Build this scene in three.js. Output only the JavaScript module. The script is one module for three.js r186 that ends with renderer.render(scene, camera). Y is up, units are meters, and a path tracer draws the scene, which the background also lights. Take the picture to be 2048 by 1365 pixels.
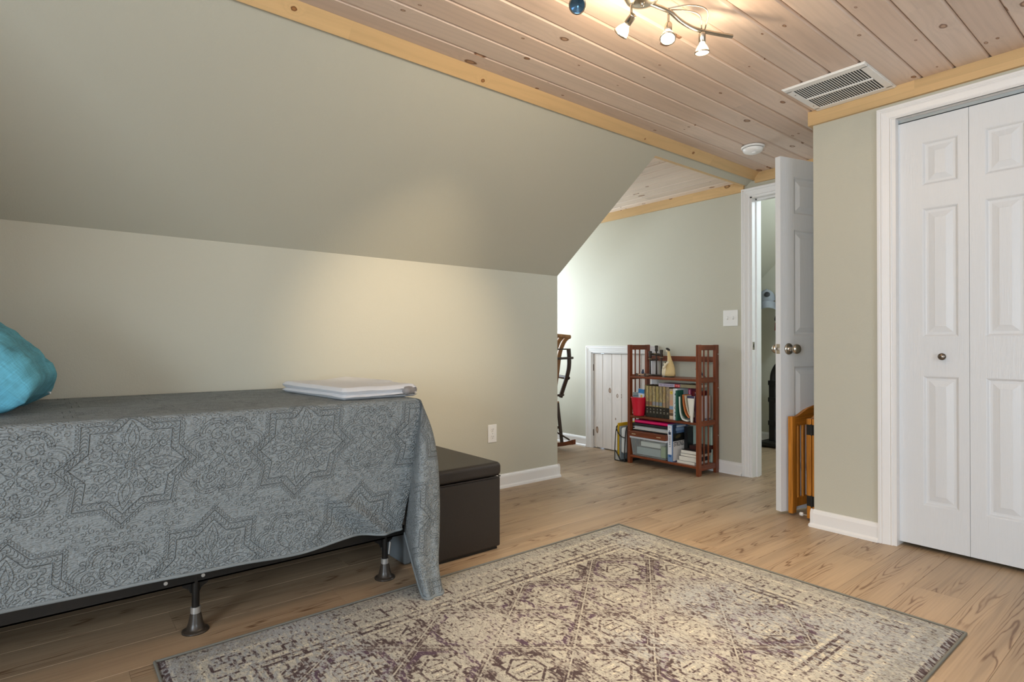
import * as THREE from 'three';
import { RoundedBoxGeometry } from 'three/addons/geometries/RoundedBoxGeometry.js';
import { mergeGeometries, mergeVertices, toCreasedNormals } from 'three/addons/utils/BufferGeometryUtils.js';
import { RectAreaLightUniformsLib } from 'three/addons/lights/RectAreaLightUniformsLib.js';

// ---------------------------------------------------------------- camera, sky, daylight, exposure
const scene = new THREE.Scene();
const renderer = new THREE.WebGLRenderer({ antialias: true });
renderer.toneMapping = THREE.LinearToneMapping;
renderer.toneMappingExposure = 1.0;
renderer.shadowMap.enabled = true;
RectAreaLightUniformsLib.init();
const D = Math.PI / 180;
const camera = new THREE.PerspectiveCamera(2 * Math.atan(682.5 / 1153) / D, 2048 / 1365, 0.05, 60);
camera.position.set(0, 0.97, 0);
camera.rotation.order = 'YXZ';
camera.rotation.set(0.32 * D, 50.98 * D, 0);
camera.name = 'camera';
scene.add(camera);
scene.background = new THREE.Color(0.62, 0.78, 1.0).multiplyScalar(2.2);   // hazy daylight sky outside the windows

function windowLight(x, y, z, w, h, turn, color, power) {                  // daylight entering through a window opening
  const l = new THREE.RectAreaLight(color, power, w, h);
  l.name = 'window_daylight'; l.position.set(x, y, z); l.rotation.y = turn; scene.add(l);
}
const SKYCOL = new THREE.Color(0.78, 0.9, 1.0);
windowLight(0.55, 1.25, 2.57, 1.7, 1.25, 0, SKYCOL, 16);                   // wall behind the camera
windowLight(2.37, 1.25, -0.35, 1.5, 1.2, Math.PI / 2, SKYCOL, 5);         // right-hand wall
windowLight(-4.72, 1.3, -3.46, 0.72, 1.15, -Math.PI / 2, SKYCOL, 11);      // alcove

// ---------------------------------------------------------------- helpers
let seed = 7;
const rnd = () => { seed = (seed * 1664525 + 1013904223) >>> 0; return seed / 4294967296; };
const rr = (a, b) => a + (b - a) * rnd();
const V = (x, y, z) => new THREE.Vector3(x, y, z);
const used = {};
function numbered(n) { used[n] = (used[n] ?? -1) + 1; return used[n] ? `${n}_${String(used[n]).padStart(3, '0')}` : n; }
function tag(o, label, category, group, kind) {
  o.userData.label = label; o.userData.category = category;
  if (group) o.userData.group = group;
  if (kind) o.userData.kind = kind;
  return o;
}
function mesh(name, geo, mat, parent) {
  const m = new THREE.Mesh(geo, mat);
  m.name = parent ? name : numbered(name);
  (parent || scene).add(m);
  return m;
}
function group(name, x = 0, y = 0, z = 0, turn = 0, parent) {
  const g = new THREE.Group(); g.name = parent ? name : numbered(name);
  g.position.set(x, y, z); g.rotation.y = turn; (parent || scene).add(g); return g;
}
function thing(name, label, category, pos = [0, 0, 0], turn = 0, grp) { return tag(group(name, ...pos, turn), label, category, grp); }
function struct(name, geo, mat, label, category) { return tag(mesh(name, geo, mat), label, category, null, 'structure'); }
const box = (x0, x1, y0, y1, z0, z1) => new THREE.BoxGeometry(x1 - x0, y1 - y0, z1 - z0).translate((x0 + x1) / 2, (y0 + y1) / 2, (z0 + z1) / 2);
function rbox(x0, x1, y0, y1, z0, z1, r = 0.004, s = 2) {
  const w = x1 - x0, h = y1 - y0, d = z1 - z0;
  return new RoundedBoxGeometry(w, h, d, s, Math.min(r, w / 2.05, h / 2.05, d / 2.05)).translate((x0 + x1) / 2, (y0 + y1) / 2, (z0 + z1) / 2);
}
const merge = (list) => mergeGeometries(list.map((g) => { const n = g.index ? g.toNonIndexed() : g.clone(); for (const k of Object.keys(n.attributes)) if (!['position', 'normal', 'uv'].includes(k)) n.deleteAttribute(k); return n; }));
// uv in metres; grain runs along axis `ax`
function muv(geo, ax = 'y', ou = 0, ov = 0) {
  const g = geo.index ? geo.toNonIndexed() : geo;
  if (!g.attributes.normal) g.computeVertexNormals();
  const p = g.attributes.position, n = g.attributes.normal, uv = new Float32Array(p.count * 2);
  for (let i = 0; i < p.count; i++) {
    const c = { x: p.getX(i), y: p.getY(i), z: p.getZ(i) }, a = { x: Math.abs(n.getX(i)), y: Math.abs(n.getY(i)), z: Math.abs(n.getZ(i)) };
    const m = a.x >= a.y && a.x >= a.z ? 'x' : a.y >= a.z ? 'y' : 'z';
    const rest = ['x', 'y', 'z'].filter((k) => k !== m);
    let v = rest.includes(ax) ? ax : rest[1]; const u = rest.find((k) => k !== v);
    uv[i * 2] = c[u] + ou; uv[i * 2 + 1] = c[v] + ov;
  }
  g.setAttribute('uv', new THREE.BufferAttribute(uv, 2));
  return g;
}
// prism: profile [[a,b],...] swept straight along an axis; map(a,b,t)->[x,y,z]
function prism(profile, t0, t1, map) {
  const s = new THREE.Shape(profile.map(([a, b]) => new THREE.Vector2(a, b)));
  const g = new THREE.ExtrudeGeometry(s, { depth: t1 - t0, bevelEnabled: false, steps: 1 });
  const p = g.attributes.position;
  for (let i = 0; i < p.count; i++) { const q = map(p.getX(i), p.getY(i), p.getZ(i) + t0); p.setXYZ(i, ...q); }
  fixWinding(g); g.computeVertexNormals(); return g;
}
function fixWinding(g) {   // flips triangles when the map mirrored the shape
  const p = g.attributes.position; let vol = 0; const a = V(), b = V(), c = V();
  for (let i = 0; i < p.count; i += 3) { a.fromBufferAttribute(p, i); b.fromBufferAttribute(p, i + 1); c.fromBufferAttribute(p, i + 2); vol += a.dot(b.cross(c)); }
  if (vol < 0) for (let i = 0; i < p.count; i += 3) { b.fromBufferAttribute(p, i + 1); c.fromBufferAttribute(p, i + 2); p.setXYZ(i + 1, c.x, c.y, c.z); p.setXYZ(i + 2, b.x, b.y, b.z); }
}
function tube(pts, r, seg = 24, rad = 8, closed = false) {
  return new THREE.TubeGeometry(new THREE.CatmullRomCurve3(pts.map((p) => V(...p)), closed, 'centripetal'), seg, r, rad, closed);
}
const rod = (a, b, r, rad = 10) => {
  const A = V(...a), B = V(...b), d = B.clone().sub(A);
  const g = new THREE.CylinderGeometry(r, r, d.length(), rad);
  g.applyQuaternion(new THREE.Quaternion().setFromUnitVectors(V(0, 1, 0), d.normalize()));
  const m = A.add(B).multiplyScalar(0.5); return g.translate(m.x, m.y, m.z);
};
const lathe = (pts, seg = 24) => new THREE.LatheGeometry(pts.map(([x, y]) => new THREE.Vector2(x, y)), seg);
const sstep = (a, b, x) => { const t = Math.min(1, Math.max(0, (x - a) / (b - a))); return t * t * (3 - 2 * t); };
const mixn = (a, b, t) => a + (b - a) * t;

// ---------------------------------------------------------------- noise and textures
function hash(i, j, s) { let h = (i * 374761393 + j * 668265263 + s * 974634777) | 0; h = Math.imul(h ^ (h >>> 13), 1274126177); h ^= h >>> 16; return (h >>> 0) / 4294967296; }
function vn(x, y, s = 0, px = 1e9, py = 1e9) {
  const i = Math.floor(x), j = Math.floor(y), fx = x - i, fy = y - j, u = fx * fx * (3 - 2 * fx), v = fy * fy * (3 - 2 * fy);
  if (px > 1e8) { const a = hash(i, j, s), b = hash(i + 1, j, s), c = hash(i, j + 1, s), d = hash(i + 1, j + 1, s); return a + (b - a) * u + (c - a) * v + (a - b - c + d) * u * v; }
  const m = (k, p) => ((k % p) + p) % p;
  const a = hash(m(i, px), m(j, py), s), b = hash(m(i + 1, px), m(j, py), s), c = hash(m(i, px), m(j + 1, py), s), d = hash(m(i + 1, px), m(j + 1, py), s);
  return a + (b - a) * u + (c - a) * v + (a - b - c + d) * u * v;
}
function fbm(x, y, s = 0, o = 4, px = 1e9, py = 1e9) { let t = 0, a = 0.5, n = 0; for (let k = 0; k < o; k++) { t += a * vn(x, y, s + k * 17, px, py); n += a; a *= 0.5; x *= 2; y *= 2; px *= 2; py *= 2; } return t / n; }
function dataTex(w, h, f, srgb, rx = 1, ry = 1) {
  const d = new Uint8Array(w * h * 4);
  for (let j = 0; j < h; j++) for (let i = 0; i < w; i++) {
    const c = f(i, j), k = (j * w + i) * 4;
    if (typeof c === 'number') { d[k] = d[k + 1] = d[k + 2] = Math.max(0, Math.min(255, c * 255)); } else for (let q = 0; q < 3; q++) d[k + q] = Math.max(0, Math.min(255, c[q]));
    d[k + 3] = 255;
  }
  const t = new THREE.DataTexture(d, w, h); t.magFilter = THREE.LinearFilter; t.minFilter = THREE.LinearFilter;
  t.wrapS = t.wrapT = THREE.RepeatWrapping; t.repeat.set(rx, ry); if (srgb) t.colorSpace = THREE.SRGBColorSpace; t.needsUpdate = true; return t;
}
function canvasTex(w, h, draw, srgb = true) {
  const c = document.createElement('canvas'); c.width = w; c.height = h; const x = c.getContext('2d'); draw(x, w, h);
  const t = new THREE.CanvasTexture(c); if (srgb) t.colorSpace = THREE.SRGBColorSpace; t.wrapS = t.wrapT = THREE.RepeatWrapping; return t;
}
// vinyl floor planks: five lanes of grain 0.18 m wide, 2.44 m long
const LANE = 0.18;
const floorTex = dataTex(1024, 2048, (i, j) => {
  const x = i / 1024 * 0.9, y = j / 2048 * 2.44, lane = Math.floor(x / LANE), xl = x - (lane + 0.5) * LANE;
  let line = 0, mask = 0;
  for (let n = 0; n < 2; n++) {   // narrow cathedral bands running along the plank
    const cx = (n ? 0.045 : -0.04) + (hash(lane, 3 + n, 5) - 0.5) * 0.05 + 0.012 * Math.sin(y * (1.6 + n) + lane * 2 + n), q = (xl - cx) / 0.03;
    if (Math.abs(q) > 2) continue;
    const wob = fbm(x * 26, y * 3.2, 11 + lane + 9 * n, 3) * 1.5 + fbm(x * 120, y * 9, 21 + lane, 2) * 0.3;
    const g = y * (1.7 + 1.6 * hash(lane, 1 + n, 9)) + ((lane + n) % 2 ? -1 : 1) * q * q * 1.15 + wob;
    const m = (1 - sstep(0.7, 1.7, Math.abs(q))) * sstep(0.46, 0.6, fbm(x * 3 + 3 * lane, y * 1.9 + lane * 7 + n * 13, 31, 3));
    const s = 0.5 + 0.5 * Math.sin(g * 6.283 * 1.6);
    line = Math.max(line, Math.pow(s, 9) * m); mask = Math.max(mask, m);
  }
  const fine = fbm(x * 240, y * 7, 41, 3), broad = fbm(x * 14, y * 0.9, 51 + lane, 3), tone = hash(lane, 8, 3);
  const k = 0.86 + 0.14 * broad + 0.09 * (fine - 0.5) + 0.05 * (tone - 0.5);
  const streak = sstep(0.6, 0.75, fbm(x * 70, y * 1.6, 61 + lane, 2)) * 0.06;
  const b = [186, 160, 130].map((c) => c * (k - streak)), dk = [104, 76, 52];
  return b.map((c, n) => mixn(c, dk[n], line * 0.85));
}, true, 1 / 0.9, 1 / 2.44);
// knotty pine boards: eight lanes of 0.1247 m, 2.5 m long (near white, tinted by the material)
const PL = 0.1247, pineKnots = [];
for (let l = 0; l < 8; l++) for (let k = 0; k < 4; k++) pineKnots.push([l, (l + 0.12 + 0.76 * rnd()) * PL, rr(0.03, 2.47), rnd() < 0.3 ? rr(0.008, 0.013) : rr(0.0025, 0.006), rr(0.55, 1.0), rr(0, 1)]);
const knotRows = Array.from({ length: 50 }, (_, b) => pineKnots.filter((k) => Math.abs(k[2] - (b + 0.5) / 20) < 0.025 + 9 * k[3] * (1 + k[4])));
const pineTex = dataTex(1024, 2048, (i, j) => {
  const x = i / 1024 * 8 * PL, y = j / 2048 * 2.5, lane = Math.floor(x / PL);
  let warp = 0, knot = 0, core = 0;
  for (const K of knotRows[Math.min(49, Math.floor(y * 20))]) {
    if (K[0] !== lane) continue; const kx = K[1], ky = K[2], r = K[3], asp = K[4], f = K[5];
    const dx = (x - kx) / r, dy = (y - ky) / (r * (1 + asp)); if (Math.abs(dx) > 9 || Math.abs(dy) > 9) continue;
    const d = Math.sqrt(dx * dx + dy * dy) * (1 + 0.25 * (vn(dx * 1.5, dy * 1.5, lane + 60) - 0.5));
    warp += Math.exp(-d * d / 8) * 0.7;
    knot = Math.max(knot, (1 - sstep(0.85, 1.25, d)) * (0.35 + 0.65 * f)); core = Math.max(core, sstep(0.55, 0.85, d) * (1 - sstep(1.0, 1.35, d)));
  }
  const g = (x * 26 + fbm(x * 8, y * 0.7, 71 + lane, 3) * 4 + warp * 3);
  const s = 0.5 + 0.5 * Math.sin(g * 6.283);
  const fine = fbm(x * 300, y * 10, 81, 2), broad = fbm(x * 9, y * 0.8, 91 + lane, 3), st = sstep(0.62, 0.8, fbm(x * 22 + lane * 9, y * 3, 95, 3));
  const k = 0.93 + 0.08 * (broad - 0.5) - 0.022 * s * s + 0.03 * (fine - 0.5) - 0.04 * st + 0.03 * (hash(lane, 2, 2) - 0.5);
  const b = [250 * k, 244 * k, 236 * k], kc = [150, 108, 70], cc = [84, 54, 34];
  return b.map((c, n) => mixn(mixn(c, kc[n], knot * 0.8), cc[n], core * 0.55 * (knot > 0.2 ? 1 : 0.6)));
}, true, 1 / (8 * PL), 1 / 2.5);
const grainTex = dataTex(256, 1024, (i, j) => { const x = i / 256, y = j / 1024; const k = 0.72 + 0.4 * (fbm(x * 40, y * 6, 3, 4, 40, 6) - 0.5) + 0.25 * fbm(x * 6, y * 2, 9, 3, 6, 2); return [255 * k, 250 * k, 245 * k]; }, true, 1 / 0.2, 1 / 0.8);
const paintBump = dataTex(256, 256, (i, j) => fbm(i / 4, j / 4, 5, 3, 64, 64), false, 1 / 0.25, 1 / 0.25);
const leatherBump = dataTex(256, 256, (i, j) => { const a = fbm(i / 5, j / 5, 15, 3, 51, 51); return Math.abs(a - 0.5) * 2; }, false, 1 / 0.12, 1 / 0.12);
const grainBump = dataTex(256, 512, (i, j) => fbm(i / 3, j / 40, 25, 3, 85, 13), false, 1 / 0.25, 1 / 0.8);
const weaveBump = dataTex(256, 256, (i, j) => 0.5 + 0.25 * Math.sin(i / 256 * 6.283 * 64) * Math.sin(j / 256 * 6.283 * 64) + 0.3 * (fbm(i / 8, j / 8, 4, 3, 32, 32) - 0.5), false, 1 / 0.12, 1 / 0.12);

// ---------------------------------------------------------------- materials
const S = (o) => new THREE.MeshStandardMaterial(o);
const lin = (r, g, b) => new THREE.Color(r, g, b);
const M = {
  wall: S({ color: '#c2bfaf', roughness: 0.62, bumpMap: paintBump, bumpScale: 0.0004 }),
  white: S({ color: '#eceae8', roughness: 0.38 }),
  doorWhite: S({ color: '#dfe0e1', roughness: 0.42, bumpMap: grainBump, bumpScale: 0.0006 }),
  floor: S({ map: floorTex, roughness: 0.42, bumpMap: floorTex, bumpScale: 0.0005 }),
  subfloor: S({ color: '#5a4632', roughness: 0.9 }),
  pineCeil: S({ map: pineTex, color: '#f7e6dc', roughness: 0.55 }),
  pineCeil2: S({ map: pineTex, color: '#f1ddd1', roughness: 0.55 }),
  pineAlcove: S({ map: pineTex, color: '#faeadd', roughness: 0.55 }),
  pineTrim: S({ map: pineTex, color: '#e9c794', roughness: 0.45 }),
  gapDark: S({ color: '#4a3626', roughness: 0.9 }),
  nickel: S({ color: '#b9b2a6', roughness: 0.24, metalness: 1 }),
  darkNickel: S({ color: '#7d746b', roughness: 0.28, metalness: 1 }),
  track: S({ color: '#aab4ba', roughness: 0.4, metalness: 0.8 }),
  plastic: S({ color: '#f0efec', roughness: 0.35 }),
  black: S({ color: '#15130f', roughness: 0.5 }),
  slot: S({ color: '#2b2a28', roughness: 0.8 }),
  cherry: S({ map: grainTex, color: '#8a4420', roughness: 0.35 }),
  leather: S({ color: '#2b2521', roughness: 0.42, bumpMap: leatherBump, bumpScale: 0.0006 }),
  frameMetal: S({ color: '#23211f', roughness: 0.35, metalness: 0.4 }),
  brownPlastic: S({ color: '#3a332c', roughness: 0.32 }),
  silver: S({ color: '#c9c9c6', roughness: 0.35, metalness: 0.7 }),
  gateWood: S({ map: grainTex, color: '#d98f35', roughness: 0.32 }),
  rockerDark: S({ map: grainTex, color: '#4b3a2e', roughness: 0.5 }),
  rockerLight: S({ map: grainTex, color: '#b98a58', roughness: 0.45 }),
  rockerRed: S({ map: grainTex, color: '#8a4a26', roughness: 0.4 }),
  paper: S({ color: '#e7e2d6', roughness: 0.8 }),
  mattress: S({ color: '#b9b4aa', roughness: 0.9 }),
};
const flat = (c, r = 0.6, o = {}) => S({ color: c, roughness: r, ...o });
const glassPane = new THREE.MeshPhysicalMaterial({ color: '#ffffff', roughness: 0.02, transmission: 1, thickness: 0, ior: 1.5 });

// ---------------------------------------------------------------- room shell
const CEIL = 2.21, KX = -3.075, KY = 1.47, SLX = -2.098, FZ = -4.0, CZ = -3.185, CX = -1.375, AX = -4.75, CHZ = -2.92, BZ = 2.6, RX = 2.4;
const SL = (CEIL - KY) / (SLX - KX);
function wallZ(name, outline, holes, z0, z1, mat, label) {
  const s = new THREE.Shape(outline.map((p) => new THREE.Vector2(...p)));
  for (const [x0, x1, y0, y1] of holes) s.holes.push(new THREE.Path([[x0, y0], [x1, y0], [x1, y1], [x0, y1]].map((p) => new THREE.Vector2(...p))));
  return struct(name, muv(new THREE.ExtrudeGeometry(s, { depth: z1 - z0, bevelEnabled: false }).translate(0, 0, z0)), mat, label, 'wall');
}
function wallX(name, outline, holes, x0, x1, mat, label) {   // outline in (z, y)
  const s = new THREE.Shape(outline.map(([z, y]) => new THREE.Vector2(-z, y)));
  for (const [a, b, y0, y1] of holes) s.holes.push(new THREE.Path([[-b, y0], [-a, y0], [-a, y1], [-b, y1]].map((p) => new THREE.Vector2(...p))));
  const g = new THREE.ExtrudeGeometry(s, { depth: x1 - x0, bevelEnabled: false }).rotateY(Math.PI / 2).translate(x0, 0, 0);
  return struct(name, muv(g), mat, label, 'wall');
}
const rect = (a, b, y0, y1) => [[a, y0], [b, y0], [b, y1], [a, y1]];
wallX('wall_left', rect(CHZ, BZ + 0.12, -0.02, KY + 0.02), [], KX - 0.12, KX, M.wall, 'low sage painted knee wall behind the bed');
// sloped plane over the bed, going on as a strip over the alcove opening
{
  const nx = -SL, ny = 1, nl = Math.hypot(nx, ny), t = 0.06, ox = nx / nl * t, oy = ny / nl * t;
  const sl = (xa, z0, z1) => { const ya = KY + (xa - KX) * SL, xb = SLX + 0.02, yb = CEIL + 0.02 * SL; return prism([[xa, ya], [xb, yb], [xb + ox, yb + oy], [xa + ox, ya + oy]], z0, z1, (a, b, c) => [a, b, c]); };
  struct('ceiling_slope', muv(merge([sl(KX - 0.002, CHZ, BZ + 0.12), sl(-2.2, FZ - 0.1, CHZ)])), M.wall, 'sloped sage painted ceiling plane above the knee wall', 'wall');
}
wallZ('wall_alcove_cheek', [[AX - 0.1, -0.02], [KX - 0.12, -0.02], [KX - 0.12, KY + 0.03], [KX, KY + 0.03], [-2.2, KY + (-2.2 - KX) * SL + 0.03], [-2.2, 2.3], [AX - 0.1, 2.3]], [], CHZ + 0.002, CHZ + 0.1, M.wall, 'cheek wall of the window alcove behind the knee wall');
wallZ('wall_far', rect(AX - 0.1, RX + 0.12, -0.02, 2.42), [[-2.165, -1.405, -0.01, 2.05], [-3.735, -3.05, -0.01, 0.895]], FZ - 0.12, FZ, M.wall, 'sage painted far wall with a doorway and a low attic door');
wallX('wall_alcove_window', rect(FZ - 0.1, CHZ + 0.1, -0.02, 2.42), [[-3.85, -3.07, 0.7, 1.9]], AX - 0.12, AX, M.wall, 'end wall of the alcove holding its window');
wallZ('wall_closet', rect(CX, RX + 0.12, -0.02, 2.24), [[-1.0, 0.13, -0.01, 2.062]], CZ - 0.1, CZ, M.wall, 'sage painted closet wall around the folding doors');
wallX('wall_closet_side', rect(FZ, CZ - 0.1, -0.02, 2.24), [], CX, CX + 0.1, M.wall, 'side wall of the closet next to the open door');
wallX('wall_right', rect(FZ - 0.12, BZ + 0.12, -0.02, 2.42), [[-1.12, 0.42, 0.62, 1.88]], RX, RX + 0.12, M.wall, 'right-hand wall with a window, beside the camera');
wallZ('wall_back', rect(KX - 0.12, RX + 0.12, -0.02, 2.42), [[-0.32, 1.42, 0.6, 1.9]], BZ, BZ + 0.12, M.wall, 'wall with a window behind the camera');
struct('roof_deck', merge([box(-2.2, RX + 0.12, CEIL + 0.02, CEIL + 0.1, FZ - 0.12, BZ + 0.12), box(AX - 0.12, -2.17, 2.185, 2.27, FZ - 0.12, CHZ + 0.1)]), M.gapDark, 'dark backing deck above the ceiling boards', 'ceiling');

// floor planks
struct('subfloor', box(AX - 0.1, RX + 0.1, -0.12, -0.012, -5.8, BZ + 0.1), M.subfloor, 'backing under the floor planks', 'floor');
{
  const fl = tag(group('floor'), 'light brown wood-look vinyl plank floor', 'floor', null, 'structure');
  const b = 0.0012, t = 0.011, w = LANE - 0.0004, L = 1.22;
  const prof = [[-w / 2, -t], [w / 2, -t], [w / 2, -b], [w / 2 - b, 0], [-w / 2 + b, 0], [-w / 2, -b]];
  let k = 0;
  for (let x = AX + LANE / 2; x < RX; x += LANE, k++) {
    const off = ((k * 0.437) % 1) * L;
    for (let z = -5.62 - off; z < BZ; z += L) {
      const z0 = Math.max(z, -5.62) + 0.0003, z1 = Math.min(z + L, BZ + 0.02) - 0.0003; if (z1 - z0 < 0.05) continue;
      if (x < -3.95 && z1 < FZ - 0.1) continue; if (x > 0.4 && z1 < CZ) continue; if (x < KX - 0.15 && z0 > CHZ + 0.2) continue;
      const g = prism(prof, 0, z1 - z0, (p, q, c) => [p, q, c]);
      const lane = Math.floor(rnd() * 5), ov = rnd() * (2.44 - L);
      mesh('plank', muv(g, 'z', (lane + 0.5) * LANE, ov), M.floor, fl).position.set(x, 0, z0);
    }
  }
}
// ceiling boards of the main room (along z) and of the alcove (along x)
const vprof = (w, t, b) => [[-w / 2, 0], [-w / 2 + b, -t + 0.0], [w / 2 - b, -t], [w / 2, 0], [w / 2, 0.002], [-w / 2, 0.002]];
{
  const ce = tag(group('ceiling'), 'pinkish whitewashed knotty pine board ceiling', 'ceiling', null, 'structure');
  const e = PL / 2 - 0.0011, pr = [[-e, -0.0105], [-e + 0.0075, -0.0185], [e - 0.0075, -0.0185], [e, -0.0105], [e, 0], [-e, 0]];
  let k = 0;
  for (let x = -2.0017 - PL / 2; x < RX; x += PL, k++) {
    const zs = x > CX + 0.02 ? CZ + 0.001 : FZ;
    const cuts = [zs, ...(k % 3 === 1 ? [rr(-0.6, 1.2)] : []), BZ];
    for (let q = 0; q + 1 < cuts.length; q++) {
      const g = prism(pr, 0, cuts[q + 1] - cuts[q], (a, b, c) => [a, b, c]);
      mesh('board', muv(g, 'z', ((k * 3 + q) % 8 + 0.5) * PL, rr(0, 2.5)), k % 2 ? M.pineCeil : M.pineCeil2, ce).position.set(x, CEIL + 0.0185, cuts[q]);
    }
  }
  const ca = tag(group('ceiling_alcove'), 'pale knotty pine board ceiling of the window alcove', 'ceiling', null, 'structure');
  k = 0;
  for (let z = -3.15 + PL * 1.5; z > FZ - PL / 2; z -= PL, k++) {
    const g = prism(pr, 0, -2.205 - AX, (a, b, c) => [c, b, a]);
    mesh('board', muv(g, 'x', 0, 0), M.pineAlcove, ca).position.set(AX, 2.165 + 0.0185, z);
    const uv = ca.children[ca.children.length - 1].geometry.attributes.uv; const l = (k * 5 + 2) % 8, ov = rr(0, 2.5);
    for (let i = 0; i < uv.count; i++) uv.setXY(i, uv.getX(i) + (l + 0.5) * PL, uv.getY(i) + ov);
  }
}
// yellow pine trim boards
let trimN = 0;
function trim(geo, ax, label) { trimN++; return tag(mesh('trim_' + trimN, muv(geo, ax, rr(0, 1), rr(0, 2)), M.pineTrim), label, 'trim', null, 'structure'); }
{
  const nl = Math.hypot(SL, 1), ux = 1 / nl, uy = SL / nl, nx = uy, ny = -ux, t = 0.019, w = 0.06;   // board flat on the slope, its top edge under the ceiling
  const tx = SLX - 0.007, ty = CEIL - 0.0005;
  trim(prism([[tx, ty], [tx + nx * t, ty], [tx + nx * t - ux * w, ty + ny * t - uy * w + 0.0], [tx - ux * (w + 0.004), ty - uy * (w + 0.004)]], FZ, BZ, (a, b, c) => [a, b, c]), 'z', 'long yellow pine board between slope and plank ceiling');
  trim(box(SLX - 0.03, CX, 2.138, CEIL, FZ, FZ + 0.019), 'x', 'short yellow pine board over the open doorway');
  trim(box(AX, -2.215, 2.092, 2.165, FZ, FZ + 0.019), 'x', 'yellow pine board along the alcove ceiling on the far wall');
  trim(box(CX - 0.019, RX, 2.136, CEIL, CZ, CZ + 0.019), 'x', 'knotty yellow pine board above the closet doors');
  trim(box(CX - 0.019, CX, 2.136, CEIL, FZ + 0.019, CZ), 'z', 'yellow pine board on the closet side wall');
  trim(box(-2.222, -2.2, 2.13, 2.165, FZ + 0.02, CHZ), 'z', 'thin pine edge strip along the alcove opening');
}
// baseboards with a shoe moulding
const bbProf = [[0, 0], [0.026, 0], [0.024, 0.012], [0.016, 0.02], [0.0145, 0.02], [0.0145, 0.072], [0.011, 0.082], [0.006, 0.09], [0, 0.092]];
function baseboard(name, t0, t1, map, label) { return struct(name, prism(bbProf, t0, t1, map), M.white, label, 'baseboard'); }
baseboard('baseboard_left', CHZ - 0.015, BZ, (a, b, c) => [KX + a, b, c], 'white baseboard along the knee wall');
baseboard('baseboard_cheek', AX, KX + 0.015, (a, b, c) => [c, b, CHZ - a], 'white baseboard on the alcove cheek wall');
baseboard('baseboard_far', AX, -3.803, (a, b, c) => [c, b, FZ + a], 'white baseboard beside the low attic door');
baseboard('baseboard_far', -2.968, -2.235, (a, b, c) => [c, b, FZ + a], 'white baseboard between bookcase and doorway');
baseboard('baseboard_closet', CX - 0.016, -1.066, (a, b, c) => [c, b, CZ + a], 'white baseboard beside the folding closet doors');
baseboard('baseboard_closet_side', FZ + 0.02, CZ + 0.016, (a, b, c) => [CX - a, b, c], 'white baseboard on the closet side wall');
baseboard('baseboard_closet', 0.198, RX, (a, b, c) => [c, b, CZ + a], 'white baseboard right of the closet casing');
baseboard('baseboard_back', KX, RX, (a, b, c) => [c, b, BZ - a], 'white baseboard along the wall behind the camera');
baseboard('baseboard_right', FZ, BZ, (a, b, c) => [RX - a, b, c], 'white baseboard along the right-hand wall');

// door casings: mitred colonial profile, each side a piece of its own
function casing(name, x0, x1, y1, z, w, label, rightW = w) {
  const g = tag(group(name), label, 'trim', null, 'structure');
  const P = [[0, 0], [0, 0.011], [0.08, 0.014], [0.16, 0.010], [0.24, 0.0125], [0.6, 0.0165], [0.68, 0.0195], [0.78, 0.0165], [0.86, 0.021], [1, 0.021], [1, 0]];
  const piece = (nm, end, a, b) => {   // a(o)->[x,y] start, b(o)->[x,y] end
    const pos = [];
    const quad = (p, q, r, s) => pos.push(...p, ...q, ...r, ...p, ...r, ...s);
    for (let i = 0; i + 1 < P.length; i++) {
      const [o1, d1] = P[i], [o2, d2] = P[i + 1];
      quad([...a(o1), z + d1], [...b(o1), z + d1], [...b(o2), z + d2], [...a(o2), z + d2]);
    }
    const ge = new THREE.BufferGeometry(); ge.setAttribute('position', new THREE.Float32BufferAttribute(pos, 3)); ge.computeVertexNormals();
    ge.setAttribute('uv', new THREE.Float32BufferAttribute(new Float32Array(pos.length / 3 * 2), 2));
    mesh(nm, ge, M.white, g);
  };
  piece('side_casing', 0, (o) => [x0 - o * w, 0], (o) => [x0 - o * w, y1 + o * w]);
  piece('head_casing', 0, (o) => [x0 - o * w, y1 + o * w], (o) => [x1 + o * rightW, y1 + o * w]);
  piece('side_casing', 0, (o) => [x1 + o * rightW, y1 + o * w], (o) => [x1 + o * rightW, 0]);
  return g;
}
casing('trim_closet', -1.006, 0.136, 2.056, CZ, 0.06, 'white moulded casing around the folding closet doors');
casing('trim_doorway', -2.17, -1.4, 2.045, FZ, 0.062, 'white moulded casing around the open doorway', 0.022);
casing('trim_attic_door', -3.738, -3.047, 0.892, FZ, 0.064, 'white moulded casing around the low attic door');
struct('jamb_closet', merge([box(-1.006, -0.99, 0, 2.062, CZ - 0.1, CZ + 0.006), box(0.12, 0.136, 0, 2.062, CZ - 0.1, CZ + 0.006), box(-1.006, 0.136, 2.056, 2.072, CZ - 0.1, CZ + 0.006)]), M.white, 'white jamb lining of the closet opening', 'jamb');
struct('jamb_doorway', merge([box(-2.171, -2.156, 0, 2.05, FZ - 0.125, FZ + 0.006), box(-1.414, -1.399, 0, 2.05, FZ - 0.125, FZ + 0.006), box(-2.171, -1.399, 2.036, 2.051, FZ - 0.125, FZ + 0.006),
  box(-2.158, -2.146, 0, 2.04, FZ - 0.085, FZ - 0.045), box(-2.158, -1.41, 2.024, 2.038, FZ - 0.085, FZ - 0.045)]), M.white, 'white jamb lining of the open doorway', 'jamb');
struct('jamb_attic', merge([box(-3.74, -3.728, 0, 0.895, FZ - 0.1, FZ + 0.006), box(-3.056, -3.044, 0, 0.895, FZ - 0.1, FZ + 0.006), box(-3.74, -3.044, 0.885, 0.897, FZ - 0.1, FZ + 0.006)]), M.white, 'white jamb lining of the low attic door', 'jamb');
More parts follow.
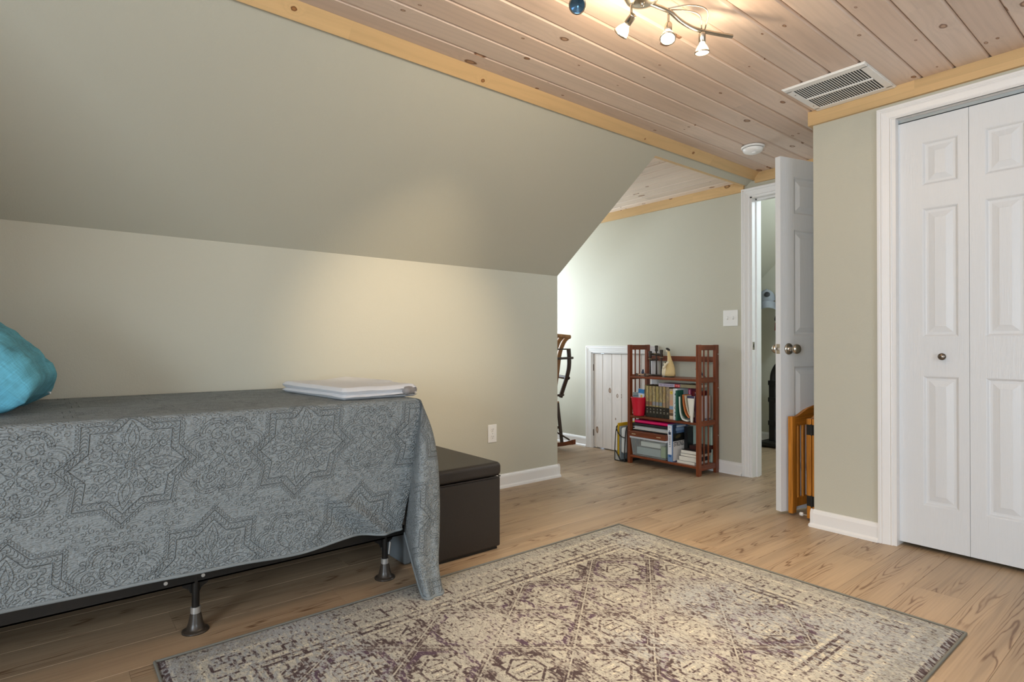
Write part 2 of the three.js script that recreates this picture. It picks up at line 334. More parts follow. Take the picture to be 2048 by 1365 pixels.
{
  const sp = thing('strike_plate', 'small metal strike plate on the doorway jamb', 'plate', [-2.156, 0.958, FZ - 0.012]);
  mesh('plate', rbox(0, 0.002, -0.028, 0.028, -0.014, 0.014, 0.001), M.nickel, sp); mesh('latch_hole', box(0.0015, 0.0025, -0.012, 0.012, -0.006, 0.006), M.slot, sp);
}

// moulded panel doors
function nested(x0, x1, y0, y1, steps, z, dir) {
  const pos = []; const R = (i) => { const [o, d] = steps[i]; return [[x0 + o, y0 + o, z - dir * d], [x1 - o, y0 + o, z - dir * d], [x1 - o, y1 - o, z - dir * d], [x0 + o, y1 - o, z - dir * d]]; };
  const quad = (p, q, r, s) => (dir > 0 ? pos.push(...p, ...q, ...r, ...p, ...r, ...s) : pos.push(...p, ...r, ...q, ...p, ...s, ...r));
  for (let i = 0; i + 1 < steps.length; i++) { const a = R(i), b = R(i + 1); for (let k = 0; k < 4; k++) { const n = (k + 1) % 4; quad(a[k], a[n], b[n], b[k]); } }
  const c = R(steps.length - 1); quad(...c);
  const g = new THREE.BufferGeometry(); g.setAttribute('position', new THREE.Float32BufferAttribute(pos, 3)); g.computeVertexNormals(); return muv(g, 'y');
}
const PANEL = [[0, 0], [0.004, 0.002], [0.010, 0.0085], [0.014, 0.0095], [0.022, 0.0095], [0.046, 0.0025], [0.048, 0.0015]];
function panelLeaf(parent, w, h, t, panels, name = 'leaf') {   // leaf from x 0..w, y 0..h, centred on z
  const g = [];
  for (const dir of [1, -1]) {
    const s = new THREE.Shape([[0, 0], [w, 0], [w, h], [0, h]].map((p) => new THREE.Vector2(...p)));
    for (const [x0, x1, y0, y1] of panels) s.holes.push(new THREE.Path([[x0, y0], [x1, y0], [x1, y1], [x0, y1]].map((p) => new THREE.Vector2(...p))));
    const f = new THREE.ShapeGeometry(s).toNonIndexed();
    if (dir < 0) { const p = f.attributes.position; for (let i = 0; i < p.count; i += 3) { const b = V().fromBufferAttribute(p, i + 1), c = V().fromBufferAttribute(p, i + 2); p.setXYZ(i + 1, c.x, c.y, c.z); p.setXYZ(i + 2, b.x, b.y, b.z); } f.computeVertexNormals(); }
    g.push(f.translate(0, 0, dir * t / 2));
  }
  const rim = new THREE.ExtrudeGeometry(new THREE.Shape([[0, 0], [w, 0], [w, h], [0, h]].map((p) => new THREE.Vector2(...p))), { depth: t, bevelEnabled: false }).translate(0, 0, -t / 2);
  const p = rim.attributes.position, nn = rim.attributes.normal, keep = [];
  for (let i = 0; i < p.count; i += 3) if (Math.abs(nn.getZ(i)) < 0.5) for (let k = 0; k < 3; k++) keep.push(p.getX(i + k), p.getY(i + k), p.getZ(i + k));
  const rg = new THREE.BufferGeometry(); rg.setAttribute('position', new THREE.Float32BufferAttribute(keep, 3)); rg.computeVertexNormals();
  g.push(muv(rg)); g[0] = muv(g[0]); g[1] = muv(g[1]);
  const leaf = mesh(name, merge(g), M.doorWhite, parent);
  for (const [x0, x1, y0, y1] of panels) for (const dir of [1, -1]) mesh('panel', nested(x0, x1, y0, y1, PANEL, dir * t / 2, dir), M.doorWhite, leaf);
  return leaf;
}
function knob(parent, x, y, z, dir, mat, rose = true, s = 1) {
  const pr = rose ? [[0, 0], [0.033, 0], [0.032, 0.006], [0.024, 0.010], [0.012, 0.012], [0.011, 0.032], [0.02, 0.037], [0.0275, 0.046], [0.0285, 0.054], [0.024, 0.064], [0.012, 0.0685], [0, 0.069]]
    : [[0, 0], [0.009, 0], [0.007, 0.004], [0.006, 0.012], [0.0125, 0.016], [0.016, 0.021], [0.0155, 0.026], [0.010, 0.031], [0, 0.0325]];
  const k = mesh('knob', lathe(pr.map(([a, b]) => [a * s, b * s]), 28).rotateX(dir * Math.PI / 2), mat, parent); k.position.set(x, y, z); return k;
}
// bifold closet doors
function bifold(x, label, knobAt) {
  const d = tag(group('door_1', x, 0.019, CZ - 0.05), label, 'door', null, 'structure'); d.name = numbered('door_bifold');
  const lw = 0.2775, h = 2.017, pan = (x0, x1) => [[x0, x1, 0.194, 0.802], [x0, x1, 0.986, 1.592], [x0, x1, 1.7, 1.904]];
  const spots = [[0, [0.101, 0.239]], [lw + 0.0015, [0.056, 0.194]]];
  spots.forEach(([lx, [p0, p1]], i) => {
    const leaf = panelLeaf(d, lw, h, 0.034, pan(p0, p1)); leaf.position.x = lx;
    if (i === knobAt) knob(leaf, knobAt ? 0.10 : 0.181, 0.894, 0.017, 1, M.darkNickel, false);
  });
  return d;
}
bifold(-0.994, 'white two-leaf folding closet door with a small round knob, next to the sage wall', 0);
bifold(-0.434, 'white two-leaf folding closet door, second of the closet pair', 1);
tag(mesh('bifold_track', merge([box(-0.99, 0.12, 2.041, 2.056, CZ - 0.066, CZ - 0.034)]), M.track), 'grey metal track above the folding closet doors', 'track');

// six-panel door standing open
{
  const d = tag(group('door_six_panel', -1.405, 0.018, FZ + 0.012), 'white six-panel door standing open with a round nickel knob', 'door', null, 'structure');
  const w = 0.756, h = 2.026; const a0 = 0.108, a1 = 0.318, b0 = 0.438, b1 = 0.648;
  const pans = []; for (const [p, q] of [[a0, a1], [b0, b1]]) pans.push([p, q, 0.215, 0.825], [p, q, 1.0, 1.615], [p, q, 1.705, 1.92]);
  const leaf = panelLeaf(d, w, h, 0.035, pans.map(([p, q, r, s]) => [-q + w, -p + w, r, s]));
  leaf.position.set(0, 0, 0);
  // leaf x from hinge (0) to free edge (w); turned so that the free edge points to +z and a little to -x
  d.rotation.y = -Math.PI / 2 - 15.2 * D;
  knob(leaf, w - 0.062, 0.925, -0.0175, -1, M.nickel); knob(leaf, w - 0.062, 0.925, 0.0175, 1, M.nickel);
  mesh('latch_plate', rbox(w - 0.0005, w + 0.0012, 0.897, 0.953, -0.0125, 0.0125, 0.0006), M.nickel, leaf);
  mesh('latch_bolt', rbox(w, w + 0.011, 0.917, 0.933, -0.006, 0.007, 0.002), M.darkNickel, leaf);
  for (const y of [0.22, 1.0, 1.82]) mesh('hinge', new THREE.CylinderGeometry(0.006, 0.006, 0.089, 10).translate(-0.004, y, -0.02), M.nickel, leaf);
}
// low attic door of vertical boards
{
  const d = tag(group('door_attic', -3.727, 0.012, FZ - 0.016), 'low white attic door of vertical boards behind the bookcase', 'door', null, 'structure');
  const wb = 0.1117;
  mesh('backing', box(0, 0.67, 0, 0.87, -0.02, -0.012), M.gapDark, d);
  for (let k = 0; k < 6; k++) {
    const b = 0.004, pr = [[-wb / 2 + 0.0008, -0.012], [wb / 2 - 0.0008, -0.012], [wb / 2 - 0.0008, 0.003], [wb / 2 - b, 0.008], [-wb / 2 + b, 0.008], [-wb / 2 + 0.0008, 0.003]];
    mesh('board', muv(prism(pr, 0, 0.868, (a, bb, c) => [a, c, bb]), 'y', (k % 8 + 0.5) * PL, k * 0.37), atticBoard(), d).position.x = wb * (k + 0.5);
  }
  for (const y of [0.13, 0.74]) mesh('hinge', merge([rod([-0.004, y - 0.03, 0.012], [-0.004, y + 0.03, 0.012], 0.005), box(-0.004, 0.004, y - 0.03, y + 0.03, 0.008, 0.0095)]), M.darkNickel, d);
}
function atticBoard() { return M.attic ??= S({ map: pineTex, color: '#f3efee', roughness: 0.5 }); }

// room beyond the doorway
wallZ('wall_hall_back', rect(-4.0, -0.5, -0.02, 2.42), [], -5.72, -5.6, M.wall, 'pale end wall of the storage room beyond the doorway');
wallX('wall_hall_left', rect(-5.6, FZ - 0.12, -0.02, 2.42), [], -3.7, -3.6, M.wall, 'left wall of the storage room');
wallX('wall_hall_right', rect(-5.6, FZ - 0.12, -0.02, 2.42), [], -0.7, -0.6, M.wall, 'right wall of the storage room');
struct('ceiling_hall', box(-4.0, -0.5, 2.34, 2.42, -5.72, FZ - 0.12), M.wall, 'flat ceiling of the storage room', 'ceiling');
struct('ceiling_hall_slope', muv(prism([[-3.6, 1.002], [-2.16, 2.34], [-2.2, 2.38], [-3.64, 1.042]], -5.6, FZ - 0.121, (a, b, c) => [a, b, c])), M.wall, 'sloped pale ceiling of the storage room', 'wall');
baseboard('baseboard_hall', -3.6, -0.7, (a, b, c) => [c, b, -5.6 + a], 'white baseboard in the storage room');
{
  const l = thing('added_hall_lamp', 'added round white lamp standing in for daylight in the storage room', 'lamp', [-1.3, 2.34, -4.75]);  // unseen lamp, added to give the storage room its cool daylight
  mesh('base', lathe([[0, 0], [0.13, 0], [0.13, -0.02], [0, -0.02]], 32), M.white, l);
  mesh('glowing_shade', lathe([[0.12, -0.02], [0.115, -0.05], [0.08, -0.075], [0, -0.085]], 32), S({ color: '#ffffff', emissive: '#f2f6ff', emissiveIntensity: 2.0, roughness: 0.5 }), l);
  const p = new THREE.PointLight(new THREE.Color(0.76, 0.9, 1.0), 3.4, 0, 2); p.name = 'added_lamp_light'; p.position.y = -0.15; p.castShadow = true; p.shadow.radius = 4; l.add(p);
}
// windows (outside the frame)
function windowUnit(n, axis, at, a0, a1, y0, y1, label) {
  const g = tag(group('window_' + n), label, 'window', null, 'structure');
  const mk = (nm, p0, p1, q0, q1, t0, t1, mat) => mesh(nm, axis === 'z' ? box(p0, p1, q0, q1, at + t0, at + t1) : box(at + t0, at + t1, q0, q1, p0, p1), mat, g);
  const s = Math.sign(axis === 'z' ? BZ : at);
  const T = (u, v) => (s > 0 ? [u, v] : [-v, -u]);
  const f = 0.045;
  for (const [p0, p1, q0, q1] of [[a0, a0 + f, y0, y1], [a1 - f, a1, y0, y1], [a0, a1, y0, y0 + f], [a0, a1, y1 - f, y1], [a0, a1, (y0 + y1) / 2 - 0.02, (y0 + y1) / 2 + 0.02]]) mk('window_frame', p0, p1, q0, q1, ...T(0.05, 0.09), M.white);
  for (const [q0, q1] of [[y0 + f, (y0 + y1) / 2 - 0.02], [(y0 + y1) / 2 + 0.02, y1 - f]]) mk('window_pane', a0 + f, a1 - f, q0, q1, ...T(0.068, 0.072), glassPane);
  mk('window_sill', a0 - 0.05, a1 + 0.05, y0 - 0.03, y0, ...T(-0.05, 0.06), M.white);
}
windowUnit(1, 'z', BZ, -0.32, 1.42, 0.6, 1.9, 'white double-hung window behind the camera');
windowUnit(2, 'x', RX, -1.12, 0.42, 0.62, 1.88, 'white double-hung window in the right-hand wall');
windowUnit(3, 'x', AX, -3.85, -3.07, 0.7, 1.9, 'white double-hung window at the end of the alcove');

// ---------------------------------------------------------------- bed
const LEGX = -2.186;
{
  const b = thing('metal_bed', 'dark metal bed on legs with brown foot cups, under the grey quilt', 'bed', [0, 0, 0]);
  const R0 = -1.2, R1 = 0.72;
  mesh('rail', merge([box(-2.195, -2.185, 0.165, 0.205, R0, R1), box(-2.235, -2.185, 0.165, 0.17, R0, R1)]), M.frameMetal, b);
  mesh('rail', merge([box(-3.015, -3.005, 0.165, 0.205, R0, R1), box(-3.015, -2.965, 0.165, 0.17, R0, R1)]), M.frameMetal, b);
  for (const z of [-1.1, -0.4, 0.5]) mesh('cross_bar', merge([box(-3.01, -2.19, 0.165, 0.19, z - 0.004, z + 0.004), box(-3.01, -2.19, 0.165, 0.169, z - 0.03, z)]), M.frameMetal, b);
  for (const x of [LEGX - 0.01, -3.0]) for (const z of [-1.1, -0.4, 0.5]) {
    const leg = mesh('leg', new THREE.CylinderGeometry(0.012, 0.012, 0.13, 16).translate(0, 0.12, 0), M.frameMetal, b); leg.position.set(x, 0, z);
    mesh('collar', new THREE.CylinderGeometry(0.0155, 0.0155, 0.022, 20).translate(0, 0.071, 0), M.silver, leg);
    mesh('foot_cup', lathe([[0, 0], [0.042, 0], [0.042, 0.004], [0.036, 0.008], [0.028, 0.012], [0.0225, 0.03], [0.0165, 0.06], [0.0155, 0.061], [0, 0.061]], 28), M.brownPlastic, leg);
    mesh('bracket', merge([prism([[-0.045, 0.17], [0.045, 0.17], [0.038, 0.15], [0.02, 0.14], [0.014, 0.125], [-0.014, 0.125], [-0.02, 0.14], [-0.038, 0.15]], 0, 0.004, (a, bb, c) => [c - 0.015, bb, a])]), M.frameMetal, leg);
  }
  for (const z of [-0.31, -0.42]) mesh('bolt', new THREE.CylinderGeometry(0.006, 0.006, 0.004, 12).rotateZ(Math.PI / 2).translate(-2.183, 0.186, z), M.silver, b);
  mesh('caster_stem', rod([LEGX + 0.002, 0.1, -1.112], [LEGX + 0.002, 0.15, -1.118], 0.004), M.silver, b);
}
tag(mesh('box_spring', rbox(-3.02, -2.17, 0.205, 0.43, -1.2, 0.74, 0.02), flat('#8f8a84', 0.9)), 'grey box spring on the bed frame, seen below the quilt hem', 'box spring');
tag(mesh('mattress', rbox(-3.03, -2.165, 0.43, 0.728, -1.2, 0.75, 0.04, 3), M.mattress), 'pale mattress hidden under the grey quilt', 'mattress');

// quilt texture: stitched star medallions and scrolls; one tile is 0.518 x 0.72 m
const QW = 0.518, QH = 0.72;
function quiltLines(x, W, H, ink) {
  const s = W / QW; x.strokeStyle = ink; x.lineCap = 'round'; x.lineJoin = 'round';
  const poly = (pts, close = true) => { x.beginPath(); pts.forEach(([a, b], i) => (i ? x.lineTo(a, b) : x.moveTo(a, b))); if (close) x.closePath(); x.stroke(); };
  const star = (r) => { const q = 0.7 * r, n = 0.29 * r; return [[q, n], [r, 0], [q, -n], [q, -q], [n, -q], [0, -r], [-n, -q], [-q, -q], [-q, -n], [-r, 0], [-q, n], [-q, q], [-n, q], [0, r], [n, q], [q, q]].map(([a, b]) => [a * s, b * s]); };
  const along = (pts, step, f) => { for (let i = 0; i < pts.length; i++) { const [ax, ay] = pts[i], [bx, by] = pts[(i + 1) % pts.length], L = Math.hypot(bx - ax, by - ay), n = Math.max(1, Math.round(L / step)), an = Math.atan2(by - ay, bx - ax); for (let k = 0; k < n; k++) { const t = (k + 0.5) / n; f(ax + (bx - ax) * t, ay + (by - ay) * t, an); } } };
  const spiral = (r, turns, dir) => { x.beginPath(); for (let t = 0; t <= 1.001; t += 0.03) { const a = dir * t * turns * 6.283, q = r * (1 - 0.86 * t); const px = q * Math.cos(a), py = q * Math.sin(a); t ? x.lineTo(px, py) : x.moveTo(px, py); } x.stroke(); };
  const sc = (cx, cy, r, rot, dir, turns = 1.5) => { x.save(); x.translate(cx, cy); x.rotate(rot); spiral(r, turns, dir); x.restore(); };
  const medallion = () => {
    x.lineWidth = 2.2; poly(star(0.178)); poly(star(0.148)); x.lineWidth = 1.3;
    along(star(0.163), 0.0115 * s, (a, b, an) => { x.save(); x.translate(a, b); x.rotate(an); for (const d of [-1, 1]) { x.beginPath(); x.moveTo(-0.005 * s, 0); x.quadraticCurveTo(0, d * 0.009 * s, 0.006 * s, d * 0.008 * s); x.stroke(); } x.restore(); });
    along(star(0.19), 0.0105 * s, (a, b) => { x.beginPath(); x.arc(a, b, 0.0042 * s, 0, 6.3); x.stroke(); });
    for (const r of [0.006, 0.012]) { x.beginPath(); x.arc(0, 0, r * s, 0, 6.3); x.stroke(); }
    for (let k = 0; k < 12; k++) { x.save(); x.rotate(k * Math.PI / 6); x.beginPath(); x.ellipse(0.028 * s, 0, 0.015 * s, 0.005 * s, 0, 0, 6.3); x.stroke(); x.restore(); }
    for (let k = 0; k < 4; k++) {
      x.save(); x.rotate(k * Math.PI / 2);
      for (const d of [-1, 1]) { x.beginPath(); x.moveTo(0.045 * s, 0); x.bezierCurveTo(0.07 * s, d * 0.03 * s, 0.1 * s, d * 0.02 * s, 0.135 * s, 0); x.stroke(); x.beginPath(); x.moveTo(0.055 * s, 0); x.bezierCurveTo(0.075 * s, d * 0.015 * s, 0.09 * s, d * 0.01 * s, 0.11 * s, 0); x.stroke(); }
      x.rotate(Math.PI / 4);
      sc(0.068 * s, 0.02 * s, 0.019 * s, 2.5, 1); sc(0.068 * s, -0.02 * s, 0.019 * s, -2.5, -1); sc(0.1 * s, 0.014 * s, 0.014 * s, 1, 1); sc(0.1 * s, -0.014 * s, 0.014 * s, -1, -1);
      x.beginPath(); x.moveTo(0.04 * s, 0); x.quadraticCurveTo(0.08 * s, 0.01 * s, 0.118 * s, 0); x.stroke();
      x.restore();
    }
  };
  const rosette = () => {
    x.lineWidth = 1.3;
    for (let k = 0; k < 4; k++) { x.save(); x.rotate(k * Math.PI / 2 + Math.PI / 4); x.beginPath(); x.ellipse(0.03 * s, 0, 0.026 * s, 0.011 * s, 0, 0, 6.3); x.stroke(); x.restore(); }
    for (let k = 0; k < 8; k++) {
      x.save(); x.rotate(k * Math.PI / 4 + Math.PI / 8);
      for (const r of [0.047, 0.039, 0.031]) { x.beginPath(); x.arc(0.083 * s, 0, r * s, -1.25, 1.25); x.stroke(); }
      sc(0.075 * s, 0.004 * s, 0.024 * s, 1.6, -1, 1.7); sc(0.052 * s, 0.02 * s, 0.012 * s, 0.5, 1, 1.3); sc(0.108 * s, 0.03 * s, 0.013 * s, 1, 1, 1.3);
      x.restore();
    }
  };
  const at = (f, u, v) => { for (const du of [-1, 0, 1]) for (const dv of [-1, 0, 1]) { x.save(); x.translate((u + du) * W, (v + dv) * H); f(); x.restore(); } };
  at(medallion, 0.5, 0.25); at(medallion, 0, 0.75); at(rosette, 0, 0.25); at(rosette, 0.5, 0.75);
  x.lineWidth = 1.2; let k = 77; const rq = () => { k = (k * 1664525 + 1013904223) >>> 0; return k / 4294967296; };
  const med = [[0.5, 0.25], [0, 0.75], [1, 0.75]];
  const done = []; for (let n = 0; n < 5200; n++) {
    const u = rq(), v = rq(); let ok = true;
    for (const [a, b] of med) { const d = Math.hypot((u - a) * QW, (v - b) * QH); if (d < 0.19 && d > 0.125) ok = false; }
    for (const [a, b, q] of done) { let dx = Math.abs(u - a), dy = Math.abs(v - b); dx = Math.min(dx, 1 - dx); dy = Math.min(dy, 1 - dy); if (Math.hypot(dx * QW, dy * QH) < q) { ok = false; break; } }
    if (!ok) continue;
    const q0 = 0.006 + 0.005 * rq(); done.push([u, v, q0 * 1.75]);
    const r = q0 * s, t = rq() * 6.3, d = rq() < 0.5 ? 1 : -1;
    at(() => sc(0, 0, r, t, d, 1.1), u, v);
  }
}
const quiltCol = canvasTex(1024, 1424, (x, W, H) => {
  x.fillStyle = '#8c9395'; x.fillRect(0, 0, W, H); quiltLines(x, W, H, 'rgba(40,48,52,0.8)');
  const d = x.getImageData(0, 0, W, H);
  for (let j = 0; j < H; j++) for (let i = 0; i < W; i++) { const k = (j * W + i) * 4, n = 0.94 + 0.12 * fbm(i / 3, j / 6, 8, 2) + 0.06 * (fbm(i / 90, j / 90, 18, 3) - 0.5); for (let q = 0; q < 3; q++) d.data[k + q] *= n; }
  x.putImageData(d, 0, 0);
});
const quiltBump = canvasTex(1024, 1424, (x, W, H) => {
  x.fillStyle = '#fff'; x.fillRect(0, 0, W, H);
  quiltLines(x, W, H, 'rgba(0,0,0,0.9)');
  const d = x.getImageData(0, 0, W, H), src = new Float32Array(W * H), tmp = new Float32Array(W * H);
  for (let i = 0; i < W * H; i++) src[i] = d.data[i * 4];
  for (let pass = 0; pass < 2; pass++) {   // soft puffing between the stitches
    for (let j = 0; j < H; j++) for (let i = 0; i < W; i++) tmp[j * W + i] = (src[j * W + (i + W - 2) % W] + src[j * W + (i + W - 1) % W] + src[j * W + i] + src[j * W + (i + 1) % W] + src[j * W + (i + 2) % W]) / 5;
    for (let j = 0; j < H; j++) for (let i = 0; i < W; i++) src[j * W + i] = (tmp[((j + H - 2) % H) * W + i] + tmp[((j + H - 1) % H) * W + i] + tmp[j * W + i] + tmp[((j + 1) % H) * W + i] + tmp[((j + 2) % H) * W + i]) / 5;
  }
  for (let i = 0; i < W * H; i++) d.data[i * 4] = d.data[i * 4 + 1] = d.data[i * 4 + 2] = src[i];
  for (let j = 0; j < H; j++) for (let i = 0; i < W; i++) { const k = (j * W + i) * 4, n = 0.6 + 0.6 * fbm(i / 14, j / 5, 88, 3); for (let q = 0; q < 3; q++) d.data[k + q] = Math.min(255, d.data[k + q] * n); }
  x.putImageData(d, 0, 0);
}, false);
for (const t of [quiltCol, quiltBump]) { t.repeat.set(1 / QW, 1 / QH); }
M.quilt = S({ map: quiltCol, roughness: 0.92, bumpMap: quiltBump, bumpScale: 0.011, side: THREE.DoubleSide });
M.quiltEdge = S({ color: '#8c9395', roughness: 0.9, bumpMap: weaveBump, bumpScale: 0.001 });
{
  const TOP = 0.743, HEM = [[0.8, 0.245], [0.09, 0.2375], [-0.19, 0.231], [-0.49, 0.224], [-0.72, 0.213], [-0.915, 0.233], [-1.02, 0.222], [-1.13, 0.215], [-1.3, 0.2]];
  const hem = (z) => { for (let i = 0; i + 1 < HEM.length; i++) if (z <= HEM[i][0] && z >= HEM[i + 1][0]) return mixn(HEM[i][1], HEM[i + 1][1], sstep(HEM[i][0], HEM[i + 1][0], z)); return 0.22; };
  const curve = (pts) => { const c = new THREE.CatmullRomCurve3(pts.map((p) => V(...p)), false, 'centripetal'); return (d) => c.getPoint(Math.min(1, Math.max(0, d))); };
  const Ecol = curve([[-2.115, 0.717, -1.2214], [-2.11, 0.593, -1.2097], [-2.108, 0.464, -1.1945], [-2.108, 0.36, -1.1678], [-2.108, 0.303, -1.1517], [-2.11, 0.252, -1.1403], [-2.112, 0.218, -1.13]]);
  const Vcol = curve([[-2.12, 0.716, -1.2235], [-2.15, 0.59, -1.222], [-2.19, 0.46, -1.215], [-2.215, 0.36, -1.21], [-2.225, 0.3, -1.205], [-2.23, 0.25, -1.2], [-2.235, 0.205, -1.198]]);
  const Lcol = curve([[-2.11, 0.712, -1.2247], [-2.07, 0.6202, -1.1932], [-2.03, 0.5215, -1.1648], [-1.99, 0.3972, -1.1328], [-1.955, 0.2581, -1.1076], [-1.93, 0.1645, -1.0904], [-1.91, 0.016, -1.1137]]);
  const Mcol = curve([[-2.115, 0.72, -1.229], [-2.06, 0.615, -1.228], [-2.01, 0.51, -1.214], [-1.968, 0.37, -1.19], [-1.936, 0.235, -1.165], [-1.915, 0.14, -1.148], [-1.888, 0.015, -1.155]]);
  const Rcol = curve([[-2.13, 0.7318, -1.2325], [-2.09, 0.6095, -1.2616], [-2.05, 0.4901, -1.2615], [-2.01, 0.3339, -1.2467], [-1.975, 0.2098, -1.223], [-1.95, 0.1079, -1.2053], [-1.925, 0.015, -1.2065]]);
  const F0col = curve([[-2.16, 0.73, -1.236], [-2.2, 0.6, -1.262], [-2.23, 0.48, -1.266], [-2.25, 0.36, -1.265], [-2.26, 0.27, -1.262], [-2.26, 0.2, -1.26], [-2.26, 0.17, -1.258]]);
  const F1col = curve([[-3.05, 0.72, -1.232], [-3.05, 0.5, -1.25], [-3.05, 0.35, -1.252], [-3.05, 0.22, -1.25]]);
  const NF = 130, NSP = 14, NFT = 44, ND = 84, NT = 30, RD = 0.028;
  // columns: list of functions d -> Vector3, with u coordinate
  const cols = []; const zHead = 0.76;
  for (let i = 0; i <= NF; i++) {
    const f = i / NF;
    cols.push((d) => {
      const e = Ecol(d), z = mixn(zHead, e.z, f), yb = hem(mixn(zHead, -1.13, f)), yt = TOP - RD;
      const y = mixn(yt, yb, d) + (f > 0.97 ? (e.y - mixn(yt, yb, d)) * sstep(0.97, 1, f) : 0);
      const fold = 0.028 * Math.exp(-Math.pow((z + 0.93 + (d - 0.8) * 0.55) / 0.035, 2)) * sstep(0.45, 0.9, d) - 0.016 * Math.exp(-Math.pow((z + 0.86 + (d - 0.8) * 0.55) / 0.05, 2)) * sstep(0.45, 0.9, d);
      const wav = 0.012 * (fbm(z * 3 + 5, d * 1.5, 6, 3) - 0.5) * sstep(0, 0.5, d) + 0.007 * (fbm(z * 9, d * 4, 16, 2) - 0.5) * sstep(0, 0.25, d);
      return V(-2.118 + 0.01 * d + wav + fold, y, z);
    });
  }
  const seq = [Ecol, Vcol, Lcol, Mcol, Rcol, F0col];
  for (let k = 0; k + 1 < seq.length; k++) for (let i = 1; i <= NSP; i++) {
    const t = i / NSP, P0 = seq[Math.max(0, k - 1)], P1 = seq[k], P2 = seq[k + 1], P3 = seq[Math.min(seq.length - 1, k + 2)];
    cols.push((d) => { const a = P0(d), b = P1(d), c = P2(d), e = P3(d), o = V(); for (const q of ['x', 'y', 'z']) { const lo = Math.min(b[q], c[q]), hi = Math.max(b[q], c[q]), pad = 0.012; const v = 0.5 * (2 * b[q] + (c[q] - a[q]) * t + (2 * a[q] - 5 * b[q] + 4 * c[q] - e[q]) * t * t + (-a[q] + 3 * b[q] - 3 * c[q] + e[q]) * t * t * t); o[q] = Math.min(hi + (q === 'y' ? 0 : pad), Math.max(lo - (q === 'y' ? 0 : pad), v)); } return o; });
  }
  for (let i = 1; i <= NFT; i++) { const t = i / NFT; cols.push((d) => { const a = F0col(d), b = F1col(d); return V(mixn(a.x, b.x, t), mixn(a.y, b.y, t) + 0.006 * Math.sin(t * 14) * d, mixn(a.z, b.z, t) + 0.01 * Math.sin(t * 17) * d); }); }
  const pos = [], uv = [], idx = []; const nc = cols.length; let U = -zHead; let prev = null;
  const us = cols.map((c) => { const p = c(0.6); if (prev) U += Math.hypot(p.x - prev.x, p.z - prev.z); prev = p; return U; });
  const uShift = 0.337 + QW * 0.5 - QW;   // a medallion centre at z = -0.337
  // rows: back edge -> front edge (top), rounding, then down
  const rows = NT + 8 + ND;
  cols.forEach((c, ci) => {
    const e = c(0); const front = ci <= NF, zz = front ? mixn(zHead, -1.2, ci / NF) : null;
    const corner = ci > NF && ci <= NF + 5 * NSP;
    // inner start of rounding
    const A = front ? V(e.x - RD, TOP, mixn(e.z, zz, 0.5)) : corner ? V(mixn(-2.146, -2.16, (ci - NF) / (5 * NSP)), TOP, -1.205) : V(e.x, TOP, e.z + RD);
    const Bk = front ? V(-3.058, TOP + 0.002, zz) : A;
    let v = -0.24;
    for (let r = 0; r <= rows; r++) {
      let p;
      if (r <= NT) { p = Bk.clone().lerp(A, r / NT); p.y += front ? 0.006 * (fbm(p.x * 7, p.z * 7, 77, 3) - 0.5) * (1 - Math.abs(2 * r / NT - 1)) - (p.x < -3.03 ? 0.004 : 0) : 0; } else if (r <= NT + 8) { const a = (r - NT) / 8 * Math.PI / 2; p = V(mixn(A.x, e.x, Math.sin(a)), mixn(e.y, A.y, Math.cos(a)), mixn(A.z, e.z, Math.sin(a))); } else p = c((r - NT - 8) / ND);
      pos.push(p.x, p.y, p.z);
      uv.push(us[ci] + uShift, r <= NT ? -(Math.hypot(p.x - A.x)) - 0.0 : 0);
    }
  });
  const rw = rows + 1;
  for (let ci = 0; ci < nc; ci++) { let v = 0; for (let r = NT + 1; r <= rows; r++) { const a = (ci * rw + r) * 3; v += Math.hypot(pos[a] - pos[a - 3], pos[a + 1] - pos[a - 2], pos[a + 2] - pos[a - 1]); uv[(ci * rw + r) * 2 + 1] = v; } }
  for (let i = 0; i < uv.length; i += 2) uv[i + 1] = QH * 0.75 + (0.16 - uv[i + 1]);   // medallion row 0.16 m below the edge (v = 0.75 is canvas row 0.25)
  for (let a = 0; a + 1 < nc; a++) for (let r = 0; r < rows; r++) { const p = a * rw + r, q = p + rw; idx.push(p, q, p + 1, q, q + 1, p + 1); }
  const g = new THREE.BufferGeometry(); g.setAttribute('position', new THREE.Float32BufferAttribute(pos, 3)); g.setAttribute('uv', new THREE.Float32BufferAttribute(uv, 2)); g.setIndex(idx); g.computeVertexNormals();
  const q = thing('quilt', 'grey stitched quilt with star medallions draped over the bed', 'quilt');
  mesh('cover', g, M.quilt, q);
  const edge = cols.filter((_, i) => i % 2 === 0 || i > NF).map((c) => { const p = c(1); return [p.x, Math.max(p.y, 0.016), p.z]; });
  mesh('binding', tube(edge, 0.0055, 420, 8), M.quiltEdge, q);
}
const linenTex = dataTex(512, 512, (i, j) => { const k = 0.86 + 0.2 * fbm(i / 3, j / 40, 12, 3) + 0.16 * (fbm(i / 40, j / 3, 22, 3) - 0.5) + 0.3 * (fbm(i / 70, j / 90, 32, 3) - 0.5); return [98 * k, 172 * k, 194 * k]; }, true, 1 / 0.3, 1 / 0.3);
